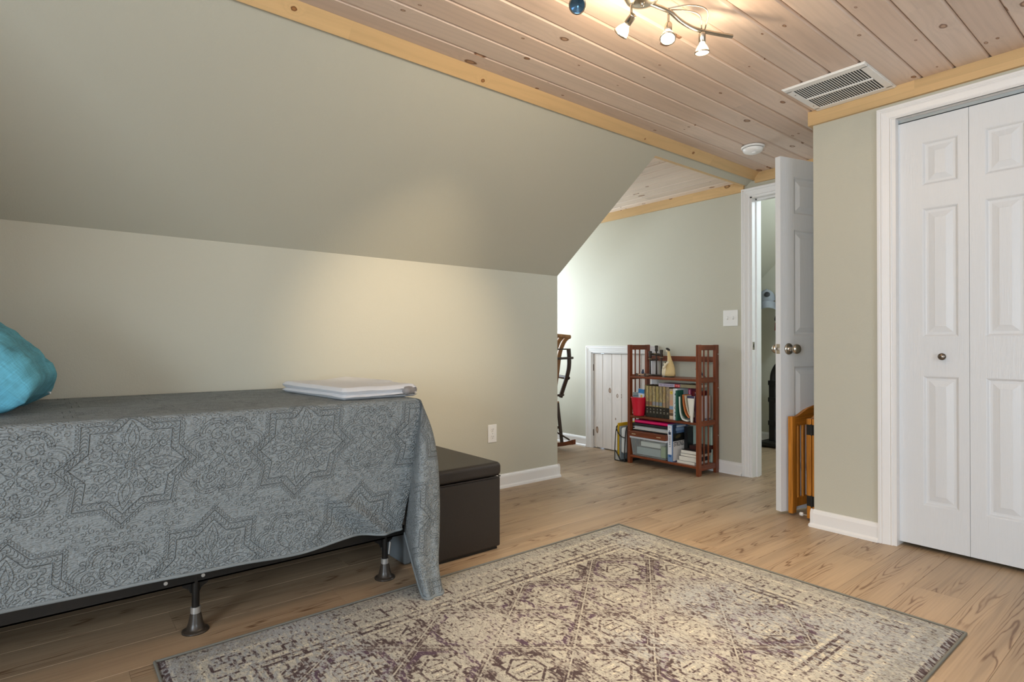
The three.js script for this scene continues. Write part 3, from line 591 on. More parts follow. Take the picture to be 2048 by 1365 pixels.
// pillow, second pillow, folded blanket
function cushion(w, h, t, f, wr, sd) {   // soft cushion in its own axes: w along x, h along y, thickness t along z
  const n = 64, pos = [], idx = [], uv = [];
  for (const s of [1, -1]) for (let j = 0; j <= n; j++) for (let i = 0; i <= n; i++) {
    const a = i / n * 2 - 1, b = j / n * 2 - 1, e = Math.pow(Math.max(0, (1 - a * a * a * a) * (1 - b * b * b * b)), 0.42);
    const pin = 1 - 0.07 * (b * b * (1 - a * a) + 0), pin2 = 1 - 0.07 * (a * a * (1 - b * b));
    const rad = Math.hypot(a, b), ed = sstep(0.25, 1, Math.max(Math.abs(a), Math.abs(b))) * e;
    const wrk = wr * ed * (fbm(a * 4 + sd, b * 4, 3 + sd, 2) - 0.5) * 2 + wr * 0.6 * e * (fbm(a * 3 + sd, b * 9, 9 + sd, 2) - 0.5);
    pos.push(a * w / 2 * pin2, b * h / 2 * pin, s * (t / 2 * e + wrk * (e > 0.01 ? 1 : 0))); uv.push(a * w / 2, b * h / 2);
  }
  const m = (n + 1) * (n + 1);
  for (let k = 0; k < 2; k++) for (let j = 0; j < n; j++) for (let i = 0; i < n; i++) { const p = k * m + j * (n + 1) + i, q = p + n + 1; if (k) idx.push(p, p + 1, q, q, p + 1, q + 1); else idx.push(p, q, p + 1, q, q + 1, p + 1); }
  const g = new THREE.BufferGeometry(); g.setAttribute('position', new THREE.Float32BufferAttribute(pos, 3)); g.setAttribute('uv', new THREE.Float32BufferAttribute(uv, 2)); g.setIndex(idx.reverse()); g.computeVertexNormals(); return g;
}
{
  const p = thing('throw_pillow', 'bright turquoise linen throw pillow leaning on the bed', 'pillow', [-2.65, 0.748, 0.165]);
  const c = mesh('cover', cushion(0.54, 0.47, 0.23, 0, 0.024, 2), S({ color: '#ffffff', map: linenTex, roughness: 0.9, bumpMap: weaveBump, bumpScale: 0.0012 }), p);
  c.rotation.order = 'YXZ'; c.rotation.set(0.82, -0.1, 0.03); c.position.set(0, 0.192, 0.02);
  const tg = mesh('care_tag', new THREE.BoxGeometry(0.02, 0.006, 0.004), flat('#f2f2f0', 0.7), p); tg.position.set(0.02, 0.05, -0.178); tg.rotation.y = 0.3;
  const p2 = thing('bed_pillow', 'beige pillow lying on the quilt behind the turquoise pillow', 'pillow', [-2.45, 0.75, 0.58]);
  const c2 = mesh('cover', cushion(0.6, 0.42, 0.13, 0, 0.012, 5), flat('#c9b3a6', 0.9, { bumpMap: weaveBump, bumpScale: 0.0008 }), p2); c2.rotation.x = -Math.PI / 2; c2.position.y = 0.06;
}
{
  const b = thing('folded_blanket', 'folded white blanket with a grey edge on the corner of the quilt', 'blanket', [-2.5, 0.745, -1.07]);
  const wm = S({ color: '#e4e4e6', roughness: 0.95, bumpMap: weaveBump, bumpScale: 0.0014 }), gm = S({ color: '#9c9693', roughness: 0.95, bumpMap: weaveBump, bumpScale: 0.0014 });
  // outline on the bed: corners in local x,z
  const cs = [[0.288, 0.142], [-0.33, 0.19], [-0.32, -0.13], [0.3, -0.185]];
  const slab = (y0, y1, k, r, lip = 0) => {   // rounded quad pad, soft edges
    const n = 36, mrows = 9, pos = [], uv = [], idx = [];
    const P = (u, v) => { const a = [mixn(cs[1][0], cs[0][0], u), mixn(cs[1][1], cs[0][1], u)], c = [mixn(cs[2][0], cs[3][0], u), mixn(cs[2][1], cs[3][1], u)]; return [mixn(c[0], a[0], v), mixn(c[1], a[1], v)]; };
    const N = n + 1;
    for (const s of [1, -1]) for (let j = 0; j <= n; j++) for (let i = 0; i <= n; i++) {
      const u = i / n, v = j / n, [x, z] = P(u, v); const ex = Math.min(u, 1 - u) * 0.59, ez = Math.min(v, 1 - v) * 0.29, e = Math.min(ex, ez);
      const f = e >= r ? 1 : Math.sqrt(Math.max(0, 1 - (1 - e / r) * (1 - e / r))), mid = (y0 + y1) / 2, hh = (y1 - y0) / 2;
      const sag = 0.006 * (fbm(u * 3 + k, v * 3, 5 + k, 3) - 0.5) + lip * sstep(0.8, 1, u) + 0.012 * sstep(0.5, 0.0, v) * (u < 0.7 ? 1 : 0.4);
      pos.push(x, mid + s * hh * f + (s > 0 ? sag : 0.0), z); uv.push(x, z);
    }
    for (let q = 0; q < 2; q++) for (let j = 0; j < n; j++) for (let i = 0; i < n; i++) { const p = q * N * N + j * N + i, t = p + N; if (q) idx.push(p, p + 1, t, t, p + 1, t + 1); else idx.push(p, t, p + 1, t, t + 1, p + 1); }
    const g = new THREE.BufferGeometry(); g.setAttribute('position', new THREE.Float32BufferAttribute(pos, 3)); g.setAttribute('uv', new THREE.Float32BufferAttribute(uv, 2)); g.setIndex(idx); g.computeVertexNormals(); return g;
  };
  mesh('lower_fold', slab(0.0, 0.021, 1, 0.01), wm, b);
  mesh('upper_fold', slab(0.019, 0.049, 3, 0.016), wm, b);
  // grey bound edge along the foot side
  mesh('edge_band', merge([new THREE.SphereGeometry(0.0185, 14, 10).translate(0.296, 0.026, -0.135), new THREE.SphereGeometry(0.0185, 14, 10).translate(-0.3, 0.032, -0.135), tube([[0.296, 0.026, -0.135], [0.27, 0.028, -0.18], [0.0, 0.033, -0.162], [-0.3, 0.032, -0.135]], 0.0185, 40, 12)]), gm, b);
}
// unseen cupboard added to shade the left of knee wall, slope and quilt
{
  const d = thing('added_wardrobe', 'unseen tall brown cupboard with two doors, added to shade the knee wall', 'added_wardrobe', [-2.075, 0, 1.1]);
  mesh('body', muv(rbox(-0.325, 0.325, 0.06, 1.88, -0.27, 0.27, 0.006)), M.rockerRed, d); mesh('top', muv(rbox(-0.335, 0.34, 1.88, 1.905, -0.285, 0.28, 0.006), 'x'), M.rockerRed, d);
  for (const x of [-0.29, 0.29]) for (const z of [-0.23, 0.23]) mesh('leg', box(x - 0.03, x + 0.03, 0, 0.06, z - 0.03, z + 0.03), M.rockerRed, d);
  for (const z of [-0.132, 0.132]) { const f = mesh('door', muv(rbox(0.324, 0.343, 0.1, 1.84, z - 0.128, z + 0.128, 0.004)), M.rockerRed, d); mesh('knob', new THREE.SphereGeometry(0.014, 14, 10).translate(0.355, 0.98, z - Math.sign(z) * 0.1), M.darkNickel, f); }
}
// storage ottoman
{
  const o = thing('storage_ottoman', 'dark brown leather storage ottoman with a lid, at the foot of the bed', 'ottoman', [0, 0, 0]);
  const x0 = -2.98, x1 = -2.165, z0 = -1.684, z1 = -1.285;
  mesh('plinth', box(x0 + 0.012, x1 - 0.012, 0, 0.03, z0 + 0.012, z1 - 0.012), M.black, o);
  mesh('body', muv(rbox(x0, x1, 0.014, 0.342, z0, z1, 0.008, 3)), M.leather, o);
  mesh('lid', muv(rbox(x0 - 0.006, x1 + 0.006, 0.346, 0.412, z0 - 0.006, z1 + 0.006, 0.022, 5)), M.leather, o);
  mesh('seam', tube([[x0, 0.344, z0 - 0.001], [x1, 0.344, z0 - 0.001], [x1 + 0.001, 0.344, z0], [x1 + 0.001, 0.344, z1]], 0.003, 60, 6), M.leather, o);
}
// small grey bin under the bed corner
{
  const b = thing('storage_bag', 'grey fabric storage box standing under the bed beside the ottoman', 'box', [-2.33, 0, -1.245]);
  mesh('body', rbox(-0.16, 0.07, 0, 0.155, -0.018, 0.02, 0.012, 3), flat('#6d7478', 0.8), b);
}

// ---------------------------------------------------------------- rug
const RW = 1.5, RL = 2.13, RS = 680;
const rugTex = canvasTex(Math.round(RW * RS), Math.round(RL * RS), (x, W, H) => {
  const s = RS; x.fillStyle = '#b3b0a5'; x.fillRect(0, 0, W, H);
  const dark = '#493a3c', purple = '#523f50', cream = '#cfc9b6', grey = '#96958f';
  const line = (pts, c, w, close) => { x.strokeStyle = c; x.lineWidth = w * s; x.beginPath(); pts.forEach(([a, b], i) => (i ? x.lineTo(a * s, b * s) : x.moveTo(a * s, b * s))); if (close) x.closePath(); x.stroke(); };
  x.lineJoin = 'miter';
  const rc = (i, c, w) => line([[i, i], [RW - i, i], [RW - i, RL - i], [i, RL - i]], c, w, true);
  rc(0.012, dark, 0.024); rc(0.06, grey, 0.05); rc(0.1, cream, 0.008); rc(0.205, cream, 0.01); rc(0.222, dark, 0.008); rc(0.25, dark, 0.012); rc(0.266, cream, 0.008);
  // border scrolls
  const sTurn = (cx, cy, r, c) => { x.save(); x.translate(cx * s, cy * s); x.rotate(r); x.strokeStyle = c; x.lineWidth = 0.009 * s; for (const d of [1, -1]) { x.beginPath(); x.moveTo(-0.04 * s, d * 0.03 * s); x.lineTo(-0.04 * s, 0); x.lineTo(0, 0); x.lineTo(0, d * 0.032 * s); x.lineTo(0.035 * s, d * 0.032 * s); x.lineTo(0.035 * s, d * 0.01 * s); x.stroke(); } x.restore(); };
  for (let t = 0.15; t < RL - 0.1; t += 0.118) { sTurn(0.155, t, 1.57, dark); sTurn(RW - 0.155, t, 1.57, dark); }
  for (let t = 0.15; t < RW - 0.1; t += 0.118) { sTurn(t, 0.155, 0, dark); sTurn(t, RL - 0.155, 0, dark); }
  for (let t = 0.28; t < RL - 0.26; t += 0.03) for (const q of [0.236, RW - 0.236]) { x.fillStyle = t % 0.06 < 0.03 ? dark : cream; x.fillRect((q - 0.008) * s, t * s, 0.016 * s, 0.014 * s); }
  for (let t = 0.28; t < RW - 0.26; t += 0.03) for (const q of [0.236, RL - 0.236]) { x.fillStyle = t % 0.06 < 0.03 ? dark : cream; x.fillRect(t * s, (q - 0.008) * s, 0.014 * s, 0.016 * s); }
  // field: staggered diamonds with stepped hooks
  x.save(); x.beginPath(); x.rect(0.275 * s, 0.275 * s, (RW - 0.55) * s, (RL - 0.55) * s); x.clip();
  const dw = 0.317, dh = 0.395;
  const diamond = (cx, cy, i) => {
    const P = (k) => [[cx, cy - dh / 2 * k], [cx + dw / 2 * k, cy], [cx, cy + dh / 2 * k], [cx - dw / 2 * k, cy]];
    const hexa = (k, f) => [[cx - dw * 0.18 * k, cy - dh / 2 * k * f], [cx + dw * 0.18 * k, cy - dh / 2 * k * f], [cx + dw / 2 * k, cy], [cx + dw * 0.18 * k, cy + dh / 2 * k * f], [cx - dw * 0.18 * k, cy + dh / 2 * k * f], [cx - dw / 2 * k, cy]];
    line(P(0.95), dark, 0.007, true); line(P(0.88), dark, 0.008, true);
    line(hexa(0.74, 0.72), i % 2 ? purple : dark, 0.021, true);
    line(hexa(0.44, 0.62), dark, 0.008, true);
    for (const sx of [-1, 1]) for (const sy of [-1, 1]) { line([[cx + sx * 0.012, cy + sy * 0.085], [cx + sx * 0.045, cy + sy * 0.085], [cx + sx * 0.045, cy + sy * 0.05], [cx + sx * 0.075, cy + sy * 0.05], [cx + sx * 0.075, cy + sy * 0.02]], dark, 0.014); }
    x.fillStyle = purple; for (const sx of [-1, 1]) { x.beginPath(); x.moveTo((cx + sx * 0.1) * s, (cy - 0.035) * s); x.lineTo((cx + sx * 0.128) * s, cy * s); x.lineTo((cx + sx * 0.1) * s, (cy + 0.035) * s); x.fill(); }
    for (let k = -2; k <= 2; k++) line([[cx + k * 0.016, cy - 0.03], [cx + k * 0.016, cy + 0.03]], k % 2 ? cream : dark, 0.006);
  };
  for (let r = -1; r < 12; r++) for (let c = -1; c < 6; c++) diamond(0.275 + dw * (c + (r % 2 ? 0.5 : 0)) + 0.0, 0.3 + dh / 2 * r, r + c);
  x.restore();
  // distressing: worn weft streaks, flecks of bare ground and dark pile
  const d = x.getImageData(0, 0, W, H), base = [168, 165, 156], dk = [78, 66, 66], cr = [196, 191, 176];
  for (let j = 0; j < H; j++) for (let i = 0; i < W; i++) {
    const k = (j * W + i) * 4, u = i / s, v = j / s;
    const streak = fbm(u * 70, v * 150, 5, 3), patch = fbm(u * 4, v * 4, 15, 3), fl = fbm(u * 85, v * 150, 35, 2), fl2 = fbm(u * 80, v * 170, 45, 2);
    const wear = sstep(0.4, 0.55, streak * 0.75 + patch * 0.45 - 0.1), fl3 = fbm(u * 150, v * 290, 75, 2);
    const tone = 0.9 + 0.2 * fbm(u * 150, v * 330, 25, 2) + 0.16 * (patch - 0.5);
    const f = Math.max(sstep(0.7, 0.77, fl + 0.14 * (fbm(u * 6, v * 6, 65, 2) - 0.5)) * 0.75, sstep(0.7, 0.78, fl3) * 0.55), c = sstep(0.64, 0.74, fl2) * 0.5;
    const cool = sstep(0.4, 0.65, fbm(u * 2.2, v * 2.2, 55, 2));
    for (let q = 0; q < 3; q++) {
      let b = mixn(d.data[k + q], base[q] + (q === 2 ? 8 : q === 0 ? -8 : -2) * cool, wear * 0.93);
      b = mixn(b, dk[q], f); b = mixn(b, cr[q], c);
      d.data[k + q] = Math.max(0, Math.min(255, b * tone));
    }
  }
  x.putImageData(d, 0, 0);
});
const pileBump = dataTex(512, 512, (i, j) => 0.6 * fbm(i / 2.5, j / 1.6, 5, 2, 204, 320) + 0.4 * fbm(i / 12, j / 6, 15, 2, 42, 85), false, 1 / 0.4, 1 / 0.4);
{
  const r = thing('area_rug', 'distressed beige and purple-brown area rug with diamond pattern', 'rug', [-2.045, 0, -2.392]);
  const nx = 60, nz = 84, pos = [], uv = [], uv1 = [], idx = [];
  for (let j = 0; j <= nz; j++) for (let i = 0; i <= nx; i++) {
    const u = i / nx, v = j / nz, e = Math.min(u, 1 - u) * RW, e2 = Math.min(v, 1 - v) * RL, ee = Math.min(e, e2);
    pos.push(u * RW, 0.012 * sstep(-0.004, 0.014, ee) + 0.0, v * RL); uv.push(u, v);
  }
  for (let j = 0; j < nz; j++) for (let i = 0; i < nx; i++) { const p = j * (nx + 1) + i, q = p + nx + 1; idx.push(p, q, p + 1, q, q + 1, p + 1); }
  const g = new THREE.BufferGeometry(); g.setAttribute('position', new THREE.Float32BufferAttribute(pos, 3)); g.setAttribute('uv', new THREE.Float32BufferAttribute(uv, 2)); g.setIndex(idx); g.computeVertexNormals();
  rugTex.flipY = false; pileBump.repeat.set(RW / 0.4, RL / 0.4);
  mesh('pile', g, S({ map: rugTex, roughness: 0.98, bumpMap: pileBump, bumpScale: 0.003 }), r);
  mesh('binding', merge([rod([0, 0.005, 0], [RW, 0.005, 0], 0.0045, 8), rod([0, 0.005, RL], [RW, 0.005, RL], 0.0045, 8), rod([0, 0.005, 0], [0, 0.005, RL], 0.0045, 8), rod([RW, 0.005, 0], [RW, 0.005, RL], 0.0045, 8)]), flat('#75756e', 0.95), r);
}

// ---------------------------------------------------------------- ceiling fixtures
{
  const WARM = new THREE.Color(1.0, 0.79, 0.55);
  const t = thing('track_light', 'brushed nickel wave-shaped track light with small spot lamps', 'ceiling light', [-1.222, CEIL, -1.553]);
  mesh('canopy', lathe([[0, 0], [0.062, 0], [0.064, -0.055], [0.062, -0.07], [0.052, -0.086], [0.03, -0.095], [0, -0.098]], 40), M.nickel, t);
  mesh('finial', lathe([[0.007, -0.096], [0.007, -0.102], [0.004, -0.106], [0, -0.107]], 16), M.nickel, t);
  const bar = (pts) => { const g = tube(pts, 0.0075, 60, 10); return g; };
  const half = [[0, -0.086, 0], [0.012, -0.088, -0.06], [0.022, -0.09, -0.12], [0.012, -0.09, -0.2], [0.014, -0.09, -0.28], [0.034, -0.09, -0.345], [0.072, -0.09, -0.437]];
  const arm = [...half.slice(1).reverse().map(([x, y, z]) => [-x, y, -z]), ...half];
  mesh('arm', bar(arm), M.nickel, t);
  for (const s of [1, -1]) {
    mesh('wire_arc', tube([[0.02, -0.086, -0.1], [0.07, -0.07, -0.17], [0.085, -0.066, -0.25], [0.02, -0.09, -0.335]].map(([x, y, z]) => [x * s, y, z * s]), 0.0025, 30, 6), M.nickel, t);
    mesh('wire_arc', tube([[0.02, -0.086, -0.11], [0.045, -0.074, -0.18], [0.055, -0.07, -0.25], [0.02, -0.09, -0.32]].map(([x, y, z]) => [x * s, y, z * s]), 0.0025, 30, 6), M.nickel, t);
  }
  // lamp heads: [x, z on the arm, aim point, lit]
  const AIM = (x, y, z) => V(x + 1.222, y - CEIL, z + 1.553);
  const heads = [
    [0.016, -0.122, AIM(-0.75, 0, -0.9), 1, 0.05], [0.022, -0.318, AIM(-1.32, 0, -2.05), 1, 0.02],
    [-0.03, 0.02, AIM(-3.075, 0.95, -1.7), 1, 0.05], [-0.07, 0.222, AIM(-0.5, 0.9, 0.0), 0, 0.055],
    [-0.03, 0.33, AIM(0.2, 0.0, 0.9), 1, 0.02],
  ];
  const lensLit = S({ color: '#fff3da', emissive: new THREE.Color(1, 0.86, 0.62), emissiveIntensity: 9, roughness: 0.3 });
  const glassLit = S({ color: '#ffe9c8', emissive: new THREE.Color(1, 0.8, 0.52), emissiveIntensity: 2.4, roughness: 0.3 });
  const glassOff = S({ color: '#3a5672', roughness: 0.12, metalness: 0.85 });
  heads.forEach(([x, z, aim, lit, drop], n) => {
    const top = V(x, -0.088, z), piv = V(x, -0.088 - drop, z), dir = aim.clone().sub(piv).normalize();
    const h = mesh('lamp_head', rod(top.toArray(), piv.toArray(), 0.0045), M.nickel, t);
    const q = new THREE.Quaternion().setFromUnitVectors(V(0, -1, 0), dir);
    const put = (nm, g, m) => { const k = mesh(nm, g, m, h); k.position.copy(piv); k.quaternion.copy(q); return k; };
    put('socket', lathe([[0, 0.012], [0.011, 0.012], [0.0125, 0.008], [0.0125, -0.022], [0, -0.022]], 20), M.nickel);
    put('bulb_reflector', lathe([[0.0095, -0.022], [0.011, -0.028], [0.017, -0.036], [0.022, -0.046], [0.0245, -0.056], [0.0245, -0.058]], 28), lit ? glassLit : glassOff);
    put('retaining_ring', lathe([[0.0235, -0.056], [0.027, -0.056], [0.027, -0.0605], [0.0235, -0.0605]], 28), M.nickel);
    put('bulb_lens', lathe([[0.0235, -0.0585], [0.02, -0.0575], [0.008, -0.05], [0, -0.049]], 28), lit ? lensLit : glassOff);
    if (lit) {
      const s = new THREE.SpotLight(WARM, [8, 10, 8, 0, 6][n], 0, n === 2 ? 0.44 : 0.62, 1, 2); s.name = 'spot_light'; s.castShadow = true; s.shadow.radius = 1;
      s.position.copy(piv).addScaledVector(dir, 0.072); s.target.name = 'spot_aim'; s.target.position.copy(aim); t.add(s); t.add(s.target);
      const p = new THREE.PointLight(WARM, 0.3, 0, 2); p.name = 'bulb_light'; p.castShadow = true; p.shadow.radius = 0.5; p.position.copy(piv).addScaledVector(dir, 0.045); t.add(p);
    }
  });
}
{
  const v = thing('ceiling_vent', 'white metal return air grille on the plank ceiling', 'vent', [-1.165, CEIL - 0.001, -2.975]);
  const hx = 0.18, hz = 0.19, f = 0.03;
  for (const [a, b, c, d] of [[-hx, hx, -hz, -hz + f + 0.012], [-hx, hx, hz - f - 0.012, hz], [-hx, -hx + f, -hz + f, hz - f], [hx - f, hx, -hz + f, hz - f]]) {
    mesh('frame', rbox(a, b, -0.009, 0, c, d, 0.003), M.plastic, v);
  }
  mesh('rim', merge([box(-hx - 0.004, hx + 0.004, -0.004, 0, -hz - 0.004, hz + 0.004)]), M.plastic, v);
  mesh('duct_back', box(-hx + f, hx - f, -0.0055, -0.0045, -hz + f, hz - f), M.slot, v);
  mesh('divider', rbox(-hx + f, hx - f, -0.0105, -0.005, -0.007, 0.007, 0.001), M.plastic, v);
  const n = 26, sg = box(-0.0017, 0.0017, -0.0078, -0.0058, -0.07, 0.07);
  for (const zc of [-0.0785, 0.0785]) for (let k = 0; k <= n; k++) { const m = mesh('slat', sg, M.plastic, v); m.position.set(mixn(-hx + f, hx - f, k / n), 0, zc); }
  for (const [x, z] of [[-hx + 0.02, 0.1], [-hx + 0.02, -0.1]]) mesh('screw', new THREE.CylinderGeometry(0.003, 0.003, 0.002, 10).translate(x, -0.0098, z), M.nickel, v);
}
{
  const s = thing('smoke_detector', 'round white smoke detector on the plank ceiling near the doorway', 'smoke detector', [-1.85, CEIL, -3.44]);
  mesh('base', lathe([[0, 0], [0.07, 0], [0.07, -0.01], [0.062, -0.014], [0, -0.014]], 40), M.plastic, s);
  mesh('vent_ring', lathe([[0, -0.013], [0.056, -0.013], [0.056, -0.018], [0, -0.018]], 40), flat('#8d8c8a', 0.6), s);
  mesh('cover', lathe([[0.06, -0.017], [0.06, -0.024], [0.052, -0.036], [0.03, -0.045], [0, -0.047]], 40), M.plastic, s);
  mesh('test_button', lathe([[0, -0.044], [0.013, -0.044], [0.013, -0.05], [0.008, -0.052], [0, -0.052]], 20).translate(0.018, 0, 0.018), M.plastic, s);
}
// outlet on the knee wall, light switch on the far wall
{
  const o = thing('wall_outlet', 'white duplex outlet low on the knee wall', 'outlet', [KX, 0.374, -2.32]);
  mesh('cover_plate', rbox(0, 0.006, -0.06, 0.06, -0.036, 0.036, 0.003, 2), M.plastic, o);
  for (const y of [0.024, -0.024]) {
    const r = mesh('socket', lathe([[0, 0.0082], [0.014, 0.0082], [0.015, 0.0072], [0.015, 0]], 24).rotateZ(-Math.PI / 2).translate(0, y, 0), M.plastic, o);
    mesh('slot', merge([box(0.0078, 0.0086, y + 0.001, y + 0.009, -0.007, -0.005), box(0.0078, 0.0086, y + 0.001, y + 0.008, 0.005, 0.007), box(0.0078, 0.0086, y - 0.008, y - 0.004, -0.002, 0.002)]), M.slot, r);
  }
  mesh('screw', new THREE.CylinderGeometry(0.003, 0.003, 0.002, 10).rotateZ(Math.PI / 2).translate(0.0065, 0, 0), M.silver, o);
  const s = thing('light_switch', 'white double light switch plate beside the doorway', 'switch', [-2.328, 1.166, FZ]);
  mesh('cover_plate', rbox(-0.059, 0.059, -0.06, 0.06, 0, 0.006, 0.003, 2), M.plastic, s);
  for (const x of [-0.023, 0.023]) { mesh('toggle', rbox(x - 0.0045, x + 0.0045, -0.004, 0.01, 0.004, 0.016, 0.002), M.plastic, s); mesh('toggle_slot', box(x - 0.006, x + 0.006, -0.013, 0.013, 0.0055, 0.0064), flat('#d4d2cd', 0.5), s); }
}

// ---------------------------------------------------------------- bookcase
const BX0 = -3.077, BX1 = -2.412, BF = -3.71, BB = -3.975, BH = 0.966;
{
  const b = thing('bookcase', 'reddish brown wooden folding bookcase with slatted sides', 'bookcase', [0, 0, 0]);
  const wood = (n, g, ax = 'y', p = b) => mesh(n, muv(g, ax, rr(0, 1), rr(0, 1)), M.cherry, p);
  for (const [x0, x1] of [[BX0, BX0 + 0.026], [BX1 - 0.026, BX1]]) {
    wood('post', rbox(x0, x1, 0, BH, BF - 0.036, BF, 0.003)); wood('post', rbox(x0, x1, 0, BH, BB, BB + 0.04, 0.003));
    for (const [y0, y1] of [[0.925, BH - 0.002], [0.682, 0.722], [0.362, 0.4], [0.036, 0.076]]) wood('side_rail', rbox(x0 + 0.004, x1 - 0.004, y0, y1, BB + 0.04, BF - 0.036, 0.002), 'z');
    for (const [y0, y1] of [[0.722, 0.925], [0.4, 0.682], [0.076, 0.362]]) for (const z of [-3.795, -3.852]) wood('side_slat', rbox(x0 + 0.008, x1 - 0.008, y0, y1, z - 0.004, z + 0.004, 0.001));
  }
  for (const y of [0.712, 0.391, 0.07]) { wood('shelf', rbox(BX0 + 0.024, BX1 - 0.024, y - 0.018, y, BB + 0.03, BF - 0.004, 0.004), 'x'); }
  wood('back_rail', rbox(BX0 + 0.024, BX1 - 0.024, 0.833, 0.874, BB + 0.008, BB + 0.024, 0.002), 'x'); wood('back_rail', rbox(BX0 + 0.024, BX1 - 0.024, 0.13, 0.17, BB + 0.008, BB + 0.024, 0.002), 'x');
  for (const y of [0.895, 0.64, 0.28]) mesh('hinge_pin', new THREE.CylinderGeometry(0.004, 0.004, 0.004, 10).rotateZ(Math.PI / 2).translate(BX1 + 0.001, y, BB + 0.012), M.silver, b);
}
// print textures
const print = (w, h, f) => canvasTex(w, h, f);
function book(label, name, x, y, z, t, h, d, cover, opt = {}) {   // upright, spine towards +z; x,z = front left corner of the spine at the base
  const b = thing(name, label, opt.category || 'book', [x, y, z], opt.turn || 0, opt.group);
  const cm = opt.coverMat || flat(cover, 0.45);
  const c = 0.0022;
  mesh('cover', merge([rbox(0, c, 0, h, -d, 0, 0.0008), rbox(t - c, t, 0, h, -d, 0, 0.0008), rbox(0, t, 0, h, -c, 0, 0.0009)]), cm, b);
  mesh('pages', box(c, t - c, 0.003, h - 0.003, -d + 0.003, -c), opt.pages ? flat(opt.pages, 0.8) : M.paper, b);
  if (opt.spine) mesh('spine_print', new THREE.PlaneGeometry(t - 0.001, h - 0.002).translate(t / 2, h / 2, 0.0005), S({ map: opt.spine, roughness: 0.4 }), b);
  return b;
}
// nine matching volumes
{
  const names = [1, 2, 3, 4, 5, 6, 7, 8, 9];
  const spineFor = (k) => print(48, 420, (x, W, H) => {
    const gold = ['#a08a4e', '#a3905c', '#ab9a66', '#a08d5e', '#a8966a', '#a3925a', '#9c8a62', '#a1895c', '#94816a'][k];
    x.fillStyle = gold; x.fillRect(0, 0, W, H * 0.66);
    for (let i = 0; i < 60; i++) { x.fillStyle = ['rgba(120,90,40,0.25)', 'rgba(210,190,130,0.22)', 'rgba(110,110,120,0.18)'][i % 3]; const a = hash(i, k, 4) * W, b = hash(i, k, 5) * H * 0.64; x.fillRect(a - 6, b - 12, 4 + 10 * hash(i, k, 6), 14 + 36 * hash(i, k, 7)); }
    x.fillStyle = ['#4a3038', '#5a4048', '#7c5a48', '#8a6248', '#8b8a92', '#8a8a92', '#76858f', '#9c7f66', '#8f7a66'][k]; x.fillRect(4, H * 0.5, W - 8, H * 0.12);
    x.fillStyle = '#1d1a14'; x.fillRect(0, H * 0.66, W, H * 0.34);
    x.fillStyle = '#c9c3b0'; x.font = 'bold 26px serif'; x.textAlign = 'center'; x.textBaseline = 'middle';
    const glyph = ['\u2022', '\u2020', '\u0394', 'A', '\u03A3', 'I', '\u03A6', '\u2248', '\u2261'][k];
    x.fillText(glyph, W / 2, H * 0.74); x.fillStyle = '#a8a28f'; x.fillRect(W * 0.3, H * 0.81, W * 0.4, H * 0.02); x.fillRect(W * 0.25, H * 0.85, W * 0.5, H * 0.012);
    x.fillStyle = '#2b261c'; x.fillRect(0, 0, 3, H); x.fillRect(W - 3, 0, 3, H);
  });
  names.forEach((n, k) => book('brown and gold volume with a black foot, in the row on the middle shelf', 'book', -2.981 + k * 0.0323, 0.391, k < 2 ? -3.812 : -3.742, 0.0312, 0.248, k < 2 ? 0.12 : 0.165, '#4b3d25', { spine: spineFor(k), group: 'matching gold volumes on the middle shelf' }));
}
book('tan book with a yellow flower on its spine, next to the gold volumes', 'book', -2.69, 0.391, -3.741, 0.0365, 0.236, 0.16, '#b79c84', { spine: print(60, 380, (x, W, H) => {
  x.fillStyle = '#bda48c'; x.fillRect(0, 0, W, H); x.fillStyle = '#d9c24a'; for (let a = 0; a < 8; a++) { x.beginPath(); x.ellipse(W / 2 + 14 * Math.cos(a * 0.785), 46 + 14 * Math.sin(a * 0.785), 11, 6, a * 0.785, 0, 6.3); x.fill(); } x.fillStyle = '#b88f2a'; x.beginPath(); x.arc(W / 2, 46, 8, 0, 6.3); x.fill();
  x.fillStyle = '#c7997c'; x.fillRect(6, 140, W - 12, 60); x.fillStyle = '#8298b4'; x.fillRect(0, 215, W, 40); x.fillStyle = '#9c7654'; x.fillRect(0, 256, W, 40); x.fillStyle = '#5f4a36'; x.fillRect(0, 300, W, 34); x.fillStyle = '#d2bda0'; x.fillRect(10, 340, W - 20, 30);
}) });
book('white book with small pictures down its spine', 'book', -2.653, 0.391, -3.738, 0.037, 0.24, 0.17, '#dfe3e4', { spine: print(60, 390, (x, W, H) => {
  x.fillStyle = '#dde2e4'; x.fillRect(0, 0, W, H); x.fillStyle = '#5d6670'; x.beginPath(); x.ellipse(W / 2, 70, 9, 13, 0.3, 0, 6.3); x.fill();
  x.fillStyle = '#a9b7ae'; for (let k = 0; k < 4; k++) x.fillRect(16, 110 + k * 14, 26, 5); x.strokeStyle = '#39424a'; x.lineWidth = 5; x.beginPath(); x.moveTo(16, 190); x.quadraticCurveTo(30, 165, 42, 185); x.stroke();
  x.strokeStyle = '#9a6a44'; x.lineWidth = 6; x.beginPath(); x.arc(W / 2, 240, 13, 0, 6.3); x.stroke(); x.fillStyle = '#8aa0b0'; x.fillRect(18, 290, 24, 16); x.fillStyle = '#4a545c'; x.fillRect(24, 330, 12, 18);
}) });
